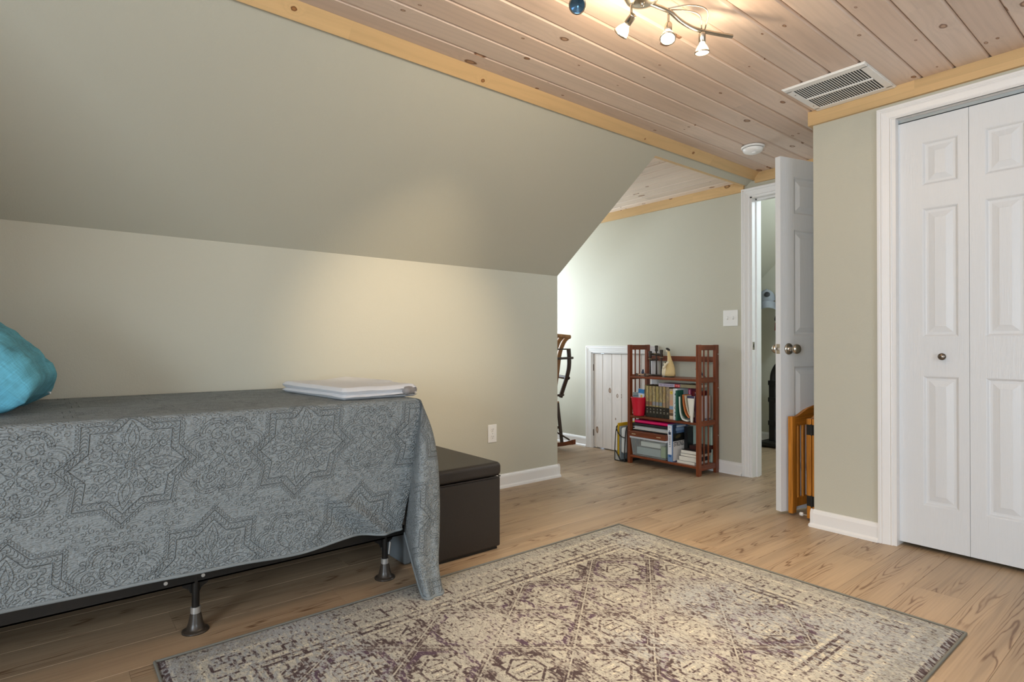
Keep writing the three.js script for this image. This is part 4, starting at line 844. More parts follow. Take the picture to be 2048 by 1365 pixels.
// green folder and the fanned papers and folders
function sheet(name, label, pts, w, mat, th = 0.003, parent) {   // bent card: profile in (x,y) swept in depth z
  const c = new THREE.CatmullRomCurve3(pts.map(([a, b]) => V(a, b, 0)), false, 'centripetal').getPoints(28);
  const s = new THREE.Shape(); c.forEach((p, i) => (i ? s.lineTo(p.x, p.y) : s.moveTo(p.x, p.y)));
  for (let i = c.length - 1; i >= 0; i--) { const a = c[Math.max(0, i - 1)], b = c[Math.min(c.length - 1, i + 1)], l = Math.hypot(b.x - a.x, b.y - a.y) || 1; s.lineTo(c[i].x - (b.y - a.y) / l * th, c[i].y + (b.x - a.x) / l * th); }
  const g = new THREE.ExtrudeGeometry(s, { depth: w, bevelEnabled: false });
  return mesh(name, g, mat, parent);
}
{
  const z0 = -3.788, card = [
    ['folder', 'dark green folder standing beside the white book', [[-2.599, 0.391], [-2.598, 0.5], [-2.597, 0.62]], '#1f5a49', 0.015],
    ['paper_folder', 'bent white paper folder curving along the shelf, next to the green folder', [[-2.584, 0.575], [-2.581, 0.5], [-2.573, 0.44], [-2.555, 0.405], [-2.51, 0.394]], '#d9dcd2', 0.011],
    ['folder', 'bent dark green folder behind the white paper folder', [[-2.57, 0.59], [-2.567, 0.5], [-2.553, 0.44], [-2.528, 0.416]], '#2d4a38', 0.006],
    ['folder', 'bent orange folder in the fan of papers', [[-2.552, 0.592], [-2.548, 0.52], [-2.527, 0.45], [-2.5, 0.42]], '#c4713c', 0.009],
    ['paper_sheaf', 'bent beige paper sheaf in the fan of papers', [[-2.534, 0.587], [-2.524, 0.52], [-2.505, 0.46], [-2.484, 0.425]], '#c9bfa8', 0.007],
  ];
  for (const [n, l, pts, c, th] of card) { const m = sheet(n, l, pts, 0.078, flat(c, 0.7), th); m.position.z = z0; tag(m, l, n === 'folder' ? 'folder' : 'paper'); }
  const p = thing('notepad', 'tall white notepad with a navy top band leaning at the right of the papers', 'notepad', [-2.5, 0.391, -3.712]);
  const pg = mesh('pages', prism([[0.018, 0], [0.03, 0], [0.047, 0.195], [-0.012, 0.195]], 0, 0.012, (a, b, c) => [a, b, -c]), M.paper, p);
  mesh('top_band', box(-0.012, 0.047, 0.178, 0.196, -0.0005, 0.0012), flat('#3a3a58', 0.5), p);
  book('dark purple book standing at the right end of the middle shelf', 'book', -2.463, 0.391, -3.735, 0.022, 0.215, 0.02, '#3c2238', { turn: 0 });
  const spineR = (f) => print(60, 330, f);
  const side = [['#d4b9b2', 'pinkish', 0], ['#cfccd2', 'pale grey', 1], ['#b9a9a4', 'greyish', 2]];
  side.forEach(([c, w], k) => {
    const b = thing('book', `${w} paperback with spine turned to the slatted side of the bookcase`, 'book', [-2.448, 0.391, -3.76 - 0.052 * k]);
    mesh('cover', rbox(-0.028, 0.006, 0, 0.192, -0.044, 0, 0.001), flat(c, 0.5), b);
    mesh('spine_print', new THREE.PlaneGeometry(0.042, 0.19).rotateY(Math.PI / 2).translate(0.0065, 0.096, -0.022), S({ map: spineR((x, W, H) => { x.fillStyle = c; x.fillRect(0, 0, W, H); x.fillStyle = '#4a3d48'; if (k === 2) { x.save(); x.translate(W / 2, 170); x.rotate(Math.PI / 2); x.font = 'bold 22px sans-serif'; x.textAlign = 'center'; x.fillText('LIFE TOGETHER', 0, 7); x.restore(); } x.fillStyle = '#5b6272'; if (k) x.fillRect(0, 290, W, 22); }), roughness: 0.5 }), b);
  });
}
// books lying on top of the row
function flatBook(label, x0, x1, y0, y1, z0, z1, cover, tex, turn = 0) {
  const cx = (x0 + x1) / 2, cz = (z0 + z1) / 2, w = x1 - x0, d = z1 - z0, h = y1 - y0;
  const b = thing('book', label, 'book', [cx, y0, cz], turn);
  mesh('cover', merge([rbox(-w / 2, w / 2, 0, 0.0022, -d / 2, d / 2, 0.0008), rbox(-w / 2, w / 2, h - 0.0022, h, -d / 2, d / 2, 0.0008), rbox(-w / 2, w / 2, 0, h, d / 2 - 0.002, d / 2, 0.0008)]), flat(cover, 0.5), b);
  mesh('pages', box(-w / 2 + 0.003, w / 2 - 0.003, 0.0022, h - 0.0022, -d / 2 + 0.003, d / 2 - 0.002), M.paper, b);
  if (tex) mesh('spine_print', new THREE.PlaneGeometry(w - 0.001, h - 0.001).translate(0, h / 2, d / 2 + 0.0004), S({ map: tex, roughness: 0.45 }), b);
  return b;
}
flatBook('lavender paperback with a red end lying on top of the gold volumes', -2.79, -2.594, 0.6405, 0.6645, -3.89, -3.741, '#b7abc0', print(390, 48, (x, W, H) => { x.fillStyle = '#b9aec2'; x.fillRect(0, 0, W, H); x.fillStyle = '#b8323c'; x.fillRect(W * 0.755, 0, W * 0.245, H); x.fillStyle = '#f0c8c0'; x.fillRect(W * 0.8, H * 0.4, W * 0.1, H * 0.16); x.fillRect(W * 0.93, H * 0.25, W * 0.03, H * 0.5); x.fillStyle = '#4b4166'; x.font = 'bold 30px serif'; x.textBaseline = 'middle'; x.fillText('THE TIPTON WAY', 14, H / 2, 262); }));
flatBook('beige book lying at the right on top of the upright books', -2.59, -2.462, 0.641, 0.667, -3.9, -3.742, '#8f8468', null);
book('plum and pink book with white lettering standing behind the papers', 'book', -2.556, 0.391, -3.79, 0.026, 0.245, 0.12, '#7c2346', { spine: print(48, 440, (x, W, H) => { x.fillStyle = '#8a2a50'; x.fillRect(0, 0, W, H); x.fillStyle = '#d98aa6'; x.fillRect(12, 20, 22, 60); x.fillStyle = '#efdce0'; for (let k = 0; k < 6; k++) x.fillRect(14, 86 + k * 16, 18, 8); }) });
book('dark red book with a pale letter R on its spine, behind the notepad', 'book', -2.528, 0.391, -3.8, 0.048, 0.225, 0.12, '#6a1018', { spine: print(100, 460, (x, W, H) => { x.fillStyle = '#6d1219'; x.fillRect(0, 0, W, H); x.fillStyle = '#e2dcd8'; x.font = '64px serif'; x.fillText('R', 46, 66); x.fillStyle = '#b5ab9a'; x.fillRect(20, 84, 40, 6); }) });
// red pail with packets
{
  const p = thing('pail', 'bright red plastic pail on the middle shelf holding small packets', 'pail', [-2.984, 0.391, -3.742]);
  mesh('bucket', lathe([[0, 0.002], [0.043, 0.002], [0.045, 0.006], [0.061, 0.143], [0.066, 0.146], [0.066, 0.152], [0.058, 0.152], [0.043, 0.01], [0, 0.01]], 40), S({ color: '#c8102e', roughness: 0.32 }), p);
  const a = thing('packet', 'blue and white packet with a small figure sticking out of the red pail', 'packet', [-2.968, 0.5, -3.745]);
  const pa = mesh('sleeve', rbox(-0.028, 0.028, 0, 0.11, -0.004, 0.004, 0.002), flat('#dfe2ea', 0.4), a);
  mesh('blue_band', box(-0.028, 0.028, 0.074, 0.108, -0.0045, 0.0045), flat('#2f7fbf', 0.4), a); mesh('yellow_spot', new THREE.CylinderGeometry(0.011, 0.011, 0.001, 16).rotateX(Math.PI / 2).translate(0.006, 0.052, 0.0046), flat('#e3c15c', 0.5), a);
  a.rotation.z = -0.08;
  const c = thing('packet', 'grey packet sticking out of the red pail', 'packet', [-3.008, 0.49, -3.735]);
  mesh('sleeve', rbox(-0.024, 0.024, 0, 0.09, -0.006, 0.006, 0.003), flat('#8f9a9c', 0.5), c); mesh('stripe', box(-0.024, 0.024, 0.058, 0.066, -0.0065, 0.0065), flat('#5f7684', 0.5), c); c.rotation.z = 0.06;
}
// bottom shelf
{
  const pb = thing('binder', 'hot pink binder lying under the middle shelf', 'binder', [-2.868, 0.332, -3.85]);
  mesh('cover', rbox(-0.163, 0.163, 0, 0.0245, -0.11, 0.11, 0.01, 3), flat('#e21566', 0.35), pb);
  const bb = thing('laptop_case', 'flat black case under the pink binder', 'case', [-2.875, 0.308, -3.85]);
  mesh('cover', rbox(-0.172, 0.175, 0, 0.0235, -0.12, 0.12, 0.008, 3), flat('#16171c', 0.4), bb);
  const ps = thing('paper_stack', 'stack of loose white and silver papers under the black case', 'paper', [-2.872, 0.281, -3.85]);
  for (let k = 0; k < 5; k++) mesh('sheet', rbox(-0.165 + 0.006 * (k % 3), 0.17 - 0.005 * (k % 2), k * 0.0054, k * 0.0054 + 0.0046, -0.11, 0.115 - 0.006 * ((k * 2) % 3), 0.001), k % 2 ? flat('#c9ccd4', 0.4) : M.paper, ps);
  const tr = thing('tray', 'thin black tray under the stack of papers', 'tray', [-2.872, 0.2695, -3.848]); mesh('tray', rbox(-0.17, 0.172, 0, 0.011, -0.12, 0.12, 0.003), flat('#1c1c20', 0.4), tr);
  const bx = thing('wooden_box', 'flat reddish wooden box with two small brass marks on the clear bin', 'box', [-2.869, 0.2275, -3.79]);
  mesh('body', muv(rbox(-0.18, 0.18, 0, 0.0415, -0.12, 0.104, 0.003), 'x'), M.cherry, bx);
  for (const x of [-0.124, 0.118]) mesh('clasp', rbox(x - 0.02, x + 0.02, 0.018, 0.0225, 0.1035, 0.1055, 0.001), flat('#d8c49a', 0.35), bx);
  // clear plastic bin
  const bin = thing('storage_bin', 'clear plastic storage bin with a white lid on the bottom shelf', 'bin', [-2.872, 0.071, -3.826]);
  const clear = new THREE.MeshPhysicalMaterial({ color: '#eef4f4', roughness: 0.18, transmission: 0.82, thickness: 0, ior: 1.45 });
  const wall = [], W0 = [0.157, 0.105], W1 = [0.171, 0.118];
  const q = []; const c4 = ([a, b], y) => [[-a, y, b], [a, y, b], [a, y, -b], [-a, y, -b]];
  const lo = c4(W0, 0.002), hi = c4(W1, 0.14); for (let k = 0; k < 4; k++) { const n = (k + 1) % 4; q.push(...lo[k], ...lo[n], ...hi[n], ...lo[k], ...hi[n], ...hi[k]); } q.push(...lo[0], ...lo[2], ...lo[1], ...lo[0], ...lo[3], ...lo[2]);
  const g = new THREE.BufferGeometry(); g.setAttribute('position', new THREE.Float32BufferAttribute(q, 3)); g.computeVertexNormals(); mesh('tub', g, clear, bin);
  mesh('lid', rbox(-0.178, 0.178, 0.139, 0.1555, -0.124, 0.124, 0.005, 2), flat('#d9dde2', 0.4), bin);
  const inside = [['white paper pad inside the clear bin, at its top', -0.09, 0.1, 0.08, 0.118, '#e4e2da'], ['grey box inside the clear bin', -0.13, 0.1, 0.012, 0.07, '#a3adae'], ['green and yellow tin inside the clear bin', 0.105, 0.148, 0.012, 0.1, '#93a67a']];
  for (const [l, a, b, y0, y1, col] of inside) { const t = thing('boxed_item', l, 'box', [-2.872, 0.071, -3.826]); mesh('body', rbox(a, b, y0, y1, -0.085, 0.09, 0.004), flat(col, 0.6), t); }
  // big blue concordance
  const sb = book('tall blue reference book with STRONG\'S on its white cover, standing on the bottom shelf', 'reference_book', -2.692, 0.07, -3.722, 0.044, 0.284, 0.2, '#5b7ba6', { spine: print(90, 570, (x, W, H) => {
    x.fillStyle = '#6d8cb4'; x.fillRect(0, 0, W, H); x.fillStyle = '#e6e8ee'; x.fillRect(0, 12, W - 14, H * 0.79); x.fillStyle = '#6d8cb4'; x.fillRect(W - 14, 0, 14, H); x.fillStyle = '#c9ccd4'; x.fillRect(24, 24, 30, 34);
    x.fillStyle = '#2c3a55'; x.fillRect(14, 112, 46, 44); x.fillRect(24, 90, 20, 14); x.save(); x.translate(40, 168); x.rotate(Math.PI / 2); x.font = 'bold 38px sans-serif'; x.fillStyle = '#333a4a'; x.textBaseline = 'middle'; x.fillText("STRONG'S", 0, 0, 200); x.restore(); x.fillStyle = '#2f5f9c'; x.beginPath(); x.ellipse(40, 484, 24, 18, 0, 0, 6.3); x.fill();
  }) });
  const cov = print(400, 568, (x, W, H) => {
    x.fillStyle = '#56749c'; x.fillRect(0, 0, W, H); x.fillStyle = '#20344f'; x.fillRect(0, 0, W * 0.24, H * 0.24); x.fillStyle = '#86a0bf'; x.fillRect(W * 0.2, H * 0.1, W * 0.6, H * 0.07); x.fillStyle = '#cdd6e0'; x.fillRect(W * 0.25, H * 0.03, W * 0.6, H * 0.05); x.fillStyle = '#12100c'; x.fillRect(W * 0.02, H * 0.24, W * 0.74, H * 0.22); x.fillStyle = '#4d4426'; x.beginPath(); x.ellipse(W * 0.35, H * 0.33, 70, 26, -0.2, 0, 6.3); x.fill();
    x.fillStyle = '#e8e2dc'; x.fillRect(W * 0.02, H * 0.45, W * 0.86, H * 0.53); x.fillStyle = '#1e1e22'; x.font = 'bold 96px sans-serif'; x.textBaseline = 'middle'; x.fillText("STRONG'S", W * 0.07, H * 0.53, W * 0.77);
  });
  mesh('cover_print', new THREE.PlaneGeometry(0.198, 0.282).rotateY(Math.PI / 2).translate(0.0445, 0.142, -0.1), S({ map: cov, roughness: 0.4 }), sb);
  book('thin black book standing behind the blue reference book', 'book', -2.64, 0.07, -3.86, 0.03, 0.26, 0.07, '#101216');
  // stack of five books at the right
  const st = [['white paperback at the bottom of the book stack', -2.625, -2.47, 0.02, '#e3ded4', 0.0], ['thick white-edged paperback, second from the bottom of the book stack', -2.608, -2.462, 0.036, '#22262e', 0.04], ['cream paperback in the middle of the book stack', -2.592, -2.45, 0.02, '#b9ada0', -0.03], ['black-covered paperback on top of the book stack', -2.59, -2.446, 0.026, '#2a2020', 0.02]];
  let y = 0.0705;
  for (const [l, a, b, h, c, t] of st) { flatBookPages(l, a, b, y, y + h, -3.93, -3.742, c, t); y += h + 0.0006; }
  const db = thing('book', 'dark maroon book leaning at the back of the bottom shelf, above the book stack', 'book', [-2.5, 0.1735, -3.93]);
  mesh('cover', rbox(-0.06, 0.06, 0, 0.03, -0.02, 0.12, 0.002), flat('#3a1512', 0.5), db);
  const gb = thing('document_case', 'pale green plastic document case at the back of the bottom shelf', 'case', [-2.53, 0.071, -3.941]); mesh('shell', rbox(-0.08, 0.085, 0, 0.27, -0.008, 0.008, 0.004), flat('#a9bdb2', 0.4), gb);
}
function flatBookPages(label, x0, x1, y0, y1, z0, z1, cover, turn) {   // page edges towards the front
  const w = x1 - x0, d = z1 - z0, h = y1 - y0, b = thing('book', label, 'book', [(x0 + x1) / 2, y0, (z0 + z1) / 2], turn);
  mesh('cover', merge([rbox(-w / 2, w / 2, 0, 0.0015, -d / 2, d / 2, 0.0005), rbox(-w / 2, w / 2, h - 0.0015, h, -d / 2, d / 2, 0.0005), rbox(w / 2 - 0.0018, w / 2, 0, h, -d / 2, d / 2, 0.0006)]), flat(cover, 0.5), b);
  mesh('pages', box(-w / 2 + 0.002, w / 2 - 0.002, 0.0015, h - 0.0015, -d / 2 + 0.002, d / 2 - 0.002), M.paper, b);
}
// top shelf ornaments
{
  const bronze = flat('#3b332b', 0.4, { metalness: 0.5 });
  const sc = thing('post_sculpture', 'dark bronze sculpture of tied posts on the top shelf', 'sculpture', [-2.905, 0.7125, -3.86]);
  mesh('base', rbox(-0.075, 0.095, 0, 0.012, -0.035, 0.035, 0.003), bronze, sc);
  for (const [x, h, hd] of [[-0.052, 0.19, 0.055], [0.0, 0.235, 0.05], [0.058, 0.2, 0.055]]) mesh('post', merge([lathe([[0, 0], [0.0075, 0], [0.006, 0.1], [0.0065, h - hd], [0.013, h - hd + 0.006], [0.011, h - hd * 0.5], [0.014, h - 0.006], [0.0115, h], [0, h]], 14).translate(x, 0.012, x ? 0.006 : -0.006)]), bronze, sc);
  mesh('crossbeam', merge([rod([-0.06, 0.178, 0.006], [0.066, 0.172, 0.006], 0.0105), rod([-0.055, 0.128, 0.004], [0.02, 0.132, 0.0], 0.007)]), bronze, sc);
  mesh('rope', merge([new THREE.TorusGeometry(0.014, 0.0035, 8, 20).rotateX(1.3).translate(-0.052, 0.135, 0.006), new THREE.TorusGeometry(0.014, 0.0035, 8, 20).rotateX(1.5).translate(0.058, 0.15, 0.006), new THREE.TorusGeometry(0.015, 0.0035, 8, 20).rotateX(1.4).translate(0, 0.178, 0)]), flat('#8d7a5c', 0.8), sc);
  // carved robed figurine
  const fg = thing('figurine', 'carved cream robed figurine with a black bird perched on its raised arm', 'figurine', [-2.742, 0.7125, -3.8]);
  const ivory = flat('#d8bd84', 0.55), ivory2 = flat('#e6d8b8', 0.55);
  mesh('base', new THREE.CylinderGeometry(0.047, 0.05, 0.008, 32).scale(1, 1, 0.75).translate(0, 0.004, 0), flat('#2b2118', 0.5), fg);
  const robe = lathe([[0.0, 0.008], [0.043, 0.008], [0.042, 0.03], [0.038, 0.06], [0.031, 0.09], [0.024, 0.115], [0.018, 0.135], [0.014, 0.16], [0.0115, 0.18], [0.008, 0.2], [0, 0.205]], 40);
  { const p = robe.attributes.position; for (let i = 0; i < p.count; i++) { const y = p.getY(i), a = Math.atan2(p.getZ(i), p.getX(i)), f = 1 + 0.07 * Math.sin(a * 6 + y * 30) * (1 - y / 0.21); p.setXYZ(i, p.getX(i) * f + 0.014 - 0.06 * Math.max(0, y - 0.13) + 0.006 * Math.sin(y * 24), y, p.getZ(i) * f * 0.8); } robe.computeVertexNormals(); }
  mesh('robe', robe, ivory, fg);
  mesh('arm', tube([[0.018, 0.12, 0.018], [0.004, 0.105, 0.03], [-0.012, 0.082, 0.032], [-0.028, 0.066, 0.026]], 0.0085, 20, 10), ivory2, fg);
  const kid = lathe([[0, 0.008], [0.021, 0.008], [0.022, 0.03], [0.02, 0.06], [0.015, 0.082], [0.006, 0.09], [0, 0.091]], 24); kid.translate(-0.026, 0, 0.012); mesh('small_robe', kid, ivory2, fg);
  mesh('small_head', new THREE.SphereGeometry(0.0125, 20, 14).scale(1, 1.15, 1).translate(-0.019, 0.103, 0.014), ivory2, fg);
  mesh('small_hair', new THREE.SphereGeometry(0.0132, 18, 10, 0, 6.3, 0, 1.2).rotateZ(-0.7).translate(-0.0175, 0.105, 0.0125), flat('#2b2019', 0.6), fg);
  mesh('head', new THREE.SphereGeometry(0.0115, 20, 14).scale(1, 1.2, 1).translate(-0.006, 0.207, 0.002), ivory2, fg);
  mesh('hair', new THREE.SphereGeometry(0.0155, 18, 10).scale(1.25, 0.62, 1).rotateZ(-0.5).translate(-0.004, 0.2175, 0), flat('#1a1613', 0.5), fg);
  // small blue bird
  const bd = thing('bird_ornament', 'small pale blue bird ornament at the right end of the top shelf', 'ornament', [-2.497, 0.7125, -3.84]);
  const bl = flat('#94adc4', 0.45);
  mesh('body', merge([new THREE.SphereGeometry(0.022, 20, 14).scale(0.9, 1.35, 0.9).rotateZ(0.5).translate(0.0, 0.032, 0), new THREE.SphereGeometry(0.0135, 16, 12).translate(-0.01, 0.067, 0)]), bl, bd);
  mesh('tail', prism([[0.0, 0.04], [0.05, -0.0], [0.056, 0.004], [0.012, 0.05]], -0.006, 0.006, (a, b, c) => [a, b + 0.008, c]), flat('#4c5a68', 0.5), bd);
  mesh('beak', new THREE.ConeGeometry(0.004, 0.014, 10).rotateZ(1.4).translate(-0.027, 0.069, 0), flat('#2c2a28', 0.5), bd);
  mesh('crest', new THREE.SphereGeometry(0.008, 12, 8).scale(1.3, 0.6, 1).translate(-0.009, 0.08, 0), flat('#3b4652', 0.5), bd);
  // small toy cart in front
  const tc = thing('toy_car', 'small wooden toy car with a dark blue driver on the top shelf', 'toy', [-2.955, 0.7125, -3.745]);
  mesh('chassis', rbox(-0.055, 0.062, 0.006, 0.019, -0.016, 0.016, 0.005), flat('#a98a70', 0.5), tc);
  for (const x of [-0.04, 0.045]) for (const z of [-0.018, 0.018]) mesh('wheel', new THREE.TorusGeometry(0.0085, 0.0035, 8, 20).translate(x, 0.0115, z), flat('#3a322b', 0.5), tc);
  mesh('driver', merge([new THREE.SphereGeometry(0.011, 16, 12).scale(1.1, 1.2, 1).translate(0.008, 0.03, 0), new THREE.SphereGeometry(0.0075, 14, 10).translate(0.01, 0.048, 0)]), flat('#29344f', 0.5), tc);
  mesh('pole', rod([0.02, 0.022, 0.004], [0.1, 0.013, 0.01], 0.003), flat('#6d5a4c', 0.6), tc);
}
// black mesh magazine file
{
  const f = thing('magazine_file', 'black wire magazine file standing beside the bookcase', 'magazine file', [-3.155, 0, -3.83]);
  // frame wires: front opening low, back tall
  const r = 0.004, x0 = -0.052, x1 = 0.052, zf = 0.124, zb = -0.12;
  const wires = [];
  for (const x of [x0, x1]) wires.push(tube([[x, r, zf], [x, 0.1, zf], [x, 0.27, zf - 0.02], [x, 0.29, zf - 0.035], [x, 0.29, zb]], r, 40, 8), rod([x, r, zf], [x, r, zb], r, 8), rod([x, r, zb], [x, 0.29, zb], r, 8));
  wires.push(rod([x0, r, zf], [x1, r, zf], r, 8), rod([x0, r, zb], [x1, r, zb], r, 8), rod([x0, 0.29, zb], [x1, 0.29, zb], r, 8), tube([[x0, 0.28, zf - 0.02], [x0 + 0.012, 0.262, zf - 0.006], [0.0, 0.215, zf], [x1 - 0.01, 0.2, zf], [x1, 0.2, zf]], r, 24, 8), tube([[x0, 0.088, zf], [-0.02, 0.05, zf], [0.008, r, zf]], r, 20, 8));
  mesh('frame', merge(wires), M.black, f);
  mesh('bottom', box(x0, x1, 0, 0.004, zb, zf), M.black, f); mesh('side_mesh', merge([box(x0 - 0.0006, x0 + 0.0006, 0.004, 0.285, zb, zf - 0.03), box(x1 - 0.0006, x1 + 0.0006, 0.004, 0.285, zb, zf - 0.03)]), S({ color: '#35332f', roughness: 0.7 }), f);
  mesh('corner_plate', prism([[x0, 0.004], [0.004, 0.004], [x0, 0.086]], zf - 0.0012, zf, (a, b, c) => [a, b, c]), flat('#a8a6a0', 0.6), f);
  const y = thing('folder', 'yellow folder standing in the black magazine file', 'folder', [-3.155, 0.005, -3.83]); mesh('card', merge([rbox(-0.044, -0.034, 0, 0.305, -0.11, 0.1, 0.002), rbox(-0.034, 0.03, 0.285, 0.308, -0.11, -0.06, 0.004)]), flat('#d9ac1e', 0.6), y);
  const m = thing('magazine', 'grey magazine standing in the black magazine file', 'magazine', [-3.155, 0.005, -3.83]); mesh('pages', rbox(-0.026, -0.014, 0, 0.28, -0.11, 0.098, 0.002), flat('#8f9698', 0.6), m);
  const w = thing('paper_pad', 'white rounded paper pad standing in the black magazine file', 'paper', [-3.155, 0.065, -3.83]); mesh('pages', rbox(-0.004, 0.042, 0, 0.212, 0.02, 0.108, 0.018, 3), flat('#d3d4d2', 0.6), w);
}

// ---------------------------------------------------------------- folded pet gate
{
  const g = thing('pet_gate', 'folded honey-coloured wooden pet gate standing between door and closet wall', 'gate', [0, 0, 0]);
  const wd = (n, ge, ax = 'y') => mesh(n, muv(ge, ax, rr(0, 1), rr(0, 1)), M.gateWood, g);
  const panel = (xa, zf, len, lean) => {   // panel runs back from zf; lean shifts x at the far end
    const L = (z) => xa + lean * (zf - z) / len;
    const bar = (n, z0, z1, y0, y1, w = 0.011) => { const ge = rbox(-w, w, y0, y1, z0, z1, 0.003); const p = ge.attributes.position; for (let i = 0; i < p.count; i++) p.setX(i, p.getX(i) + L(p.getZ(i))); ge.computeVertexNormals(); wd(n, ge); };
    bar('post', zf - 0.04, zf, 0.012, 0.56, 0.0125); bar('post', zf - len, zf - len + 0.04, 0.012, 0.56, 0.0125);
    bar('bottom_rail', zf - len + 0.04, zf - 0.04, 0.045, 0.095, 0.009);
    const top = prism([[0, 0.505], [len - 0.08, 0.505], [len - 0.08, 0.555], ...Array.from({ length: 21 }, (_, k) => { const t = 1 - k / 20; return [t * (len - 0.08), 0.555 + 0.062 * Math.pow(Math.sin(Math.PI * t), 1.3)]; })], -0.009, 0.009, (a, b, c) => [c + L(zf - 0.04 - a), b, zf - 0.04 - a]);
    wd('top_rail', top, 'z');
    for (let k = 0; k < 9; k++) { const z = zf - 0.04 - (k + 0.75) / 9.4 * (len - 0.08); wd('spindle', rbox(L(z) - 0.007, L(z) + 0.007, 0.09, 0.51, z - 0.012, z + 0.012, 0.004)); }
  };
  panel(-1.548, -3.282, 0.56, 0.06); panel(-1.436, -3.262, 0.58, -0.03); panel(-1.407, -3.262, 0.58, 0.0);
  for (const y of [0.11, 0.5]) mesh('hinge', merge([box(-1.447, -1.397, y - 0.028, y + 0.028, -3.2615, -3.2595), rod([-1.4215, y - 0.03, -3.259], [-1.4215, y + 0.03, -3.259], 0.005)]), M.black, g);
  mesh('bumper_screw', rod([-1.475, 0.026, -3.27], [-1.44, 0.026, -3.27], 0.003), M.silver, g);
  mesh('bumper', lathe([[0, 0], [0.008, 0], [0.0105, 0.004], [0.0105, 0.016], [0.007, 0.02], [0, 0.02]], 16).rotateZ(Math.PI / 2).translate(-1.47, 0.026, -3.27), M.plastic, g);
  mesh('knob', new THREE.SphereGeometry(0.008, 14, 10).translate(-1.452, 0.27, -3.29), flat('#7a3d16', 0.3), g);
}

// ---------------------------------------------------------------- rocking chair in the alcove, facing the window
{
  const c = thing('rocking_chair', 'rustic bentwood rocking chair with flared back slats, behind the knee wall corner', 'chair', [-4.05, 0, -3.48]);
  const zf = 0.235;
  for (const z of [zf, -zf]) {
    const pts = []; for (let k = 0; k <= 12; k++) { const x = mixn(-0.46, 0.36, k / 12); pts.push([x, 0.016 + 0.5 * Math.pow(x + 0.03, 2) * 0.95, z]); }
    mesh('runner', (() => { const ge = prism([[0.36, 0.07 - 0.005], ...pts.slice(0, -1).reverse().map(([x, y]) => [x, y - 0.014]), ...pts.map(([x, y]) => [x, y + 0.022])], -0.016, 0.016, (a, b, q) => [a, b, q + z]); return muv(ge, 'x'); })(), M.rockerRed, c);
    mesh('leg', muv(rod([-0.24, 0.035, z], [-0.22, 0.42, z], 0.016)), M.rockerDark, c); mesh('leg', muv(rod([0.2, 0.045, z], [0.14, 0.42, z], 0.016)), M.rockerDark, c);
    mesh('brace', muv(tube([[0.3, 0.1, z * 0.98], [0.2, 0.14, z * 0.9], [0.0, 0.2, z * 0.86]], 0.008, 14, 8)), M.rockerDark, c);
    mesh('bent_arm', muv(tube([[0.285, 0.93, z * 1.0], [0.288, 0.85, z * 1.02], [0.285, 0.76, z * 1.02], [0.255, 0.66, z * 1.02], [0.21, 0.56, z * 1.02], [0.18, 0.48, z * 1.0]], 0.02, 30, 10)), M.rockerDark, c);
    mesh('arm_rest', muv(tube([[0.28, 0.66, z * 1.03], [0.1, 0.67, z * 1.08], [-0.18, 0.66, z * 1.08], [-0.25, 0.64, z * 1.05]], 0.017, 24, 10)), M.rockerDark, c);
  }
  mesh('stretcher', rod([-0.23, 0.2, -zf], [-0.23, 0.2, zf], 0.011), M.rockerDark, c); mesh('stretcher', rod([0.17, 0.2, -zf], [0.17, 0.2, zf], 0.011), M.rockerDark, c);
  for (let k = 0; k < 6; k++) mesh('seat_slat', muv(rbox(-0.26 + k * 0.07, -0.2 + k * 0.07, 0.415, 0.437, -0.25, 0.25, 0.006), 'z'), M.rockerLight, c);
  for (let k = -3; k <= 3; k++) {
    const b = k / 3; mesh('back_slat', muv(tube([[0.16, 0.43, b * 0.15], [0.185, 0.6, b * 0.165], [0.205, 0.75, b * 0.175], [0.225, 0.9, b * 0.185], [0.262, 1.0, b * 0.205], [0.29, 1.032, b * 0.22]], 0.021, 30, 10)), M.rockerLight, c);
  }
  mesh('crest', muv(tube([[0.292, 1.036, 0.245], [0.286, 1.045, 0.12], [0.284, 1.05, 0], [0.286, 1.045, -0.12], [0.292, 1.036, -0.245]], 0.019, 30, 10)), M.rockerLight, c);
  mesh('cross_bar', rod([0.3, 0.845, -0.275], [0.3, 0.835, 0.275], 0.011), M.rockerDark, c); mesh('cross_bar', rod([0.2, 0.5, -0.255], [0.2, 0.5, 0.255], 0.01), M.rockerDark, c); mesh('cross_bar', rod([0.278, 0.925, -0.245], [0.278, 0.925, 0.245], 0.006), M.rockerDark, c);
}

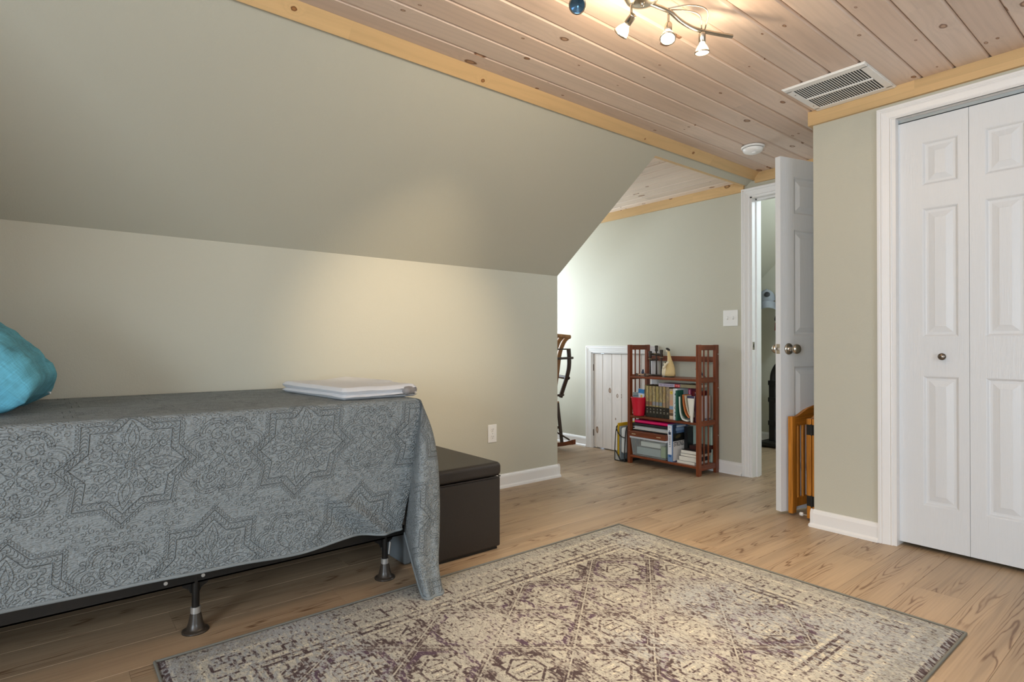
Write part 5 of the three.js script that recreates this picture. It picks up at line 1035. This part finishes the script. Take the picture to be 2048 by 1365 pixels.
// ---------------------------------------------------------------- things in the storage room
function cap(label, pos, crown, brim, turn, badge) {
  const c = thing('baseball_cap', label, 'cap', pos, turn);
  const dome = new THREE.SphereGeometry(0.085, 28, 18, 0, Math.PI * 2, 0, Math.PI / 2).scale(0.92, 1.15, 1.1); dome.rotateX(0.25);
  mesh('crown', dome, crown, c); mesh('button', new THREE.SphereGeometry(0.008, 10, 8).translate(0, 0.095, 0.025), crown, c);
  const bp = [], bi = []; const n = 18; for (let j = 0; j <= 6; j++) for (let i = 0; i <= n; i++) { const a = (i / n - 0.5) * 2.5, r = 0.088 + j / 6 * 0.07 * Math.cos(a * 0.62), x = Math.sin(a) * 0.078 * (1 + 0.06 * j / 6), z = Math.cos(a) * r; bp.push(x, -0.01 - 0.075 * j / 6 - Math.pow(x * 4.5, 2) * 0.14, z * (0.98)); }
  for (let j = 0; j < 6; j++) for (let i = 0; i < n; i++) { const p = j * (n + 1) + i, q = p + n + 1; bi.push(p, q, p + 1, q, q + 1, p + 1); }
  const bg = new THREE.BufferGeometry(); bg.setAttribute('position', new THREE.Float32BufferAttribute(bp, 3)); bg.setIndex(bi); bg.computeVertexNormals(); bg.setAttribute('uv', new THREE.Float32BufferAttribute(new Float32Array(bp.length / 3 * 2), 2));
  mesh('brim', bg, brim, c);
  if (badge) mesh('badge', new THREE.SphereGeometry(0.026, 20, 12).scale(1, 1, 0.25).rotateX(-0.35).translate(0.0, 0.045, 0.088), flat('#1c1c1e', 0.6), c);
  return c;
}
{
  const ds = THREE.DoubleSide;
  const hk = thing('coat_hook', 'brass hook on the storage room wall above the caps', 'hook', [-2.665, 1.515, -5.598]);
  mesh('plate', rbox(-0.016, 0.016, -0.05, 0.06, 0, 0.006, 0.002), flat('#a8925c', 0.35, { metalness: 0.8 }), hk); mesh('prong', tube([[0, -0.01, 0.005], [0, -0.02, 0.04], [0, 0.01, 0.055]], 0.005, 12, 8), flat('#a8925c', 0.35, { metalness: 0.8 }), hk);
  cap('grey baseball cap with a round black badge hanging in the storage room', [-2.75, 1.395, -5.36], flat('#8b9096', 0.8, { side: ds }), flat('#8b9096', 0.8, { side: ds }), 0.55, true);
  cap('black baseball cap hanging behind the grey cap', [-2.62, 1.44, -5.49], flat('#17181b', 0.8, { side: ds }), flat('#17181b', 0.8, { side: ds }), 0.2, false);
  cap('black cap with a red brim hanging under the grey cap', [-2.64, 1.2, -5.47], flat('#1a1a1c', 0.8, { side: ds }), flat('#a02c22', 0.8, { side: ds }), 0.5, false);
  // arched black rack
  const r = thing('arched_rack', 'black arched-top standing rack on a flat base in the storage room', 'rack', [-2.53, 0, -5.38]);
  const w = 0.17;
  mesh('base', rbox(-w - 0.1, w + 0.08, 0.012, 0.05, -0.13, 0.13, 0.012, 3), M.black, r);
  for (const x of [-w, w]) mesh('post', rbox(x - 0.028, x + 0.028, 0.04, 0.6, -0.025, 0.025, 0.006), M.black, r);
  for (const y of [0.2, 0.42, 0.58]) mesh('shelf_band', rbox(-w - 0.034, w + 0.034, y, y + 0.045, -0.03, 0.03, 0.005), M.black, r);
  mesh('arch', tube([[-w, 0.6, 0], [-w + 0.012, 0.7, 0], [-w + 0.07, 0.79, 0], [0, 0.83, 0], [w - 0.07, 0.79, 0], [w - 0.012, 0.7, 0], [w, 0.6, 0]], 0.028, 40, 10), M.black, r);
  for (let k = 0; k < 6; k++) mesh('wire', rod([-w, 0.1 + k * 0.09, 0], [w, 0.1 + k * 0.09, 0], 0.003), M.black, r);
  mesh('cable_coil', new THREE.TorusGeometry(0.06, 0.006, 8, 30).rotateX(Math.PI / 2).translate(-w - 0.09, 0.007, 0.06), M.black, r);
}

// ---------------------------------------------------------------- finish
scene.traverse((o) => { if (o.isMesh) { o.castShadow = true; o.receiveShadow = true; } });
renderer.render(scene, camera);
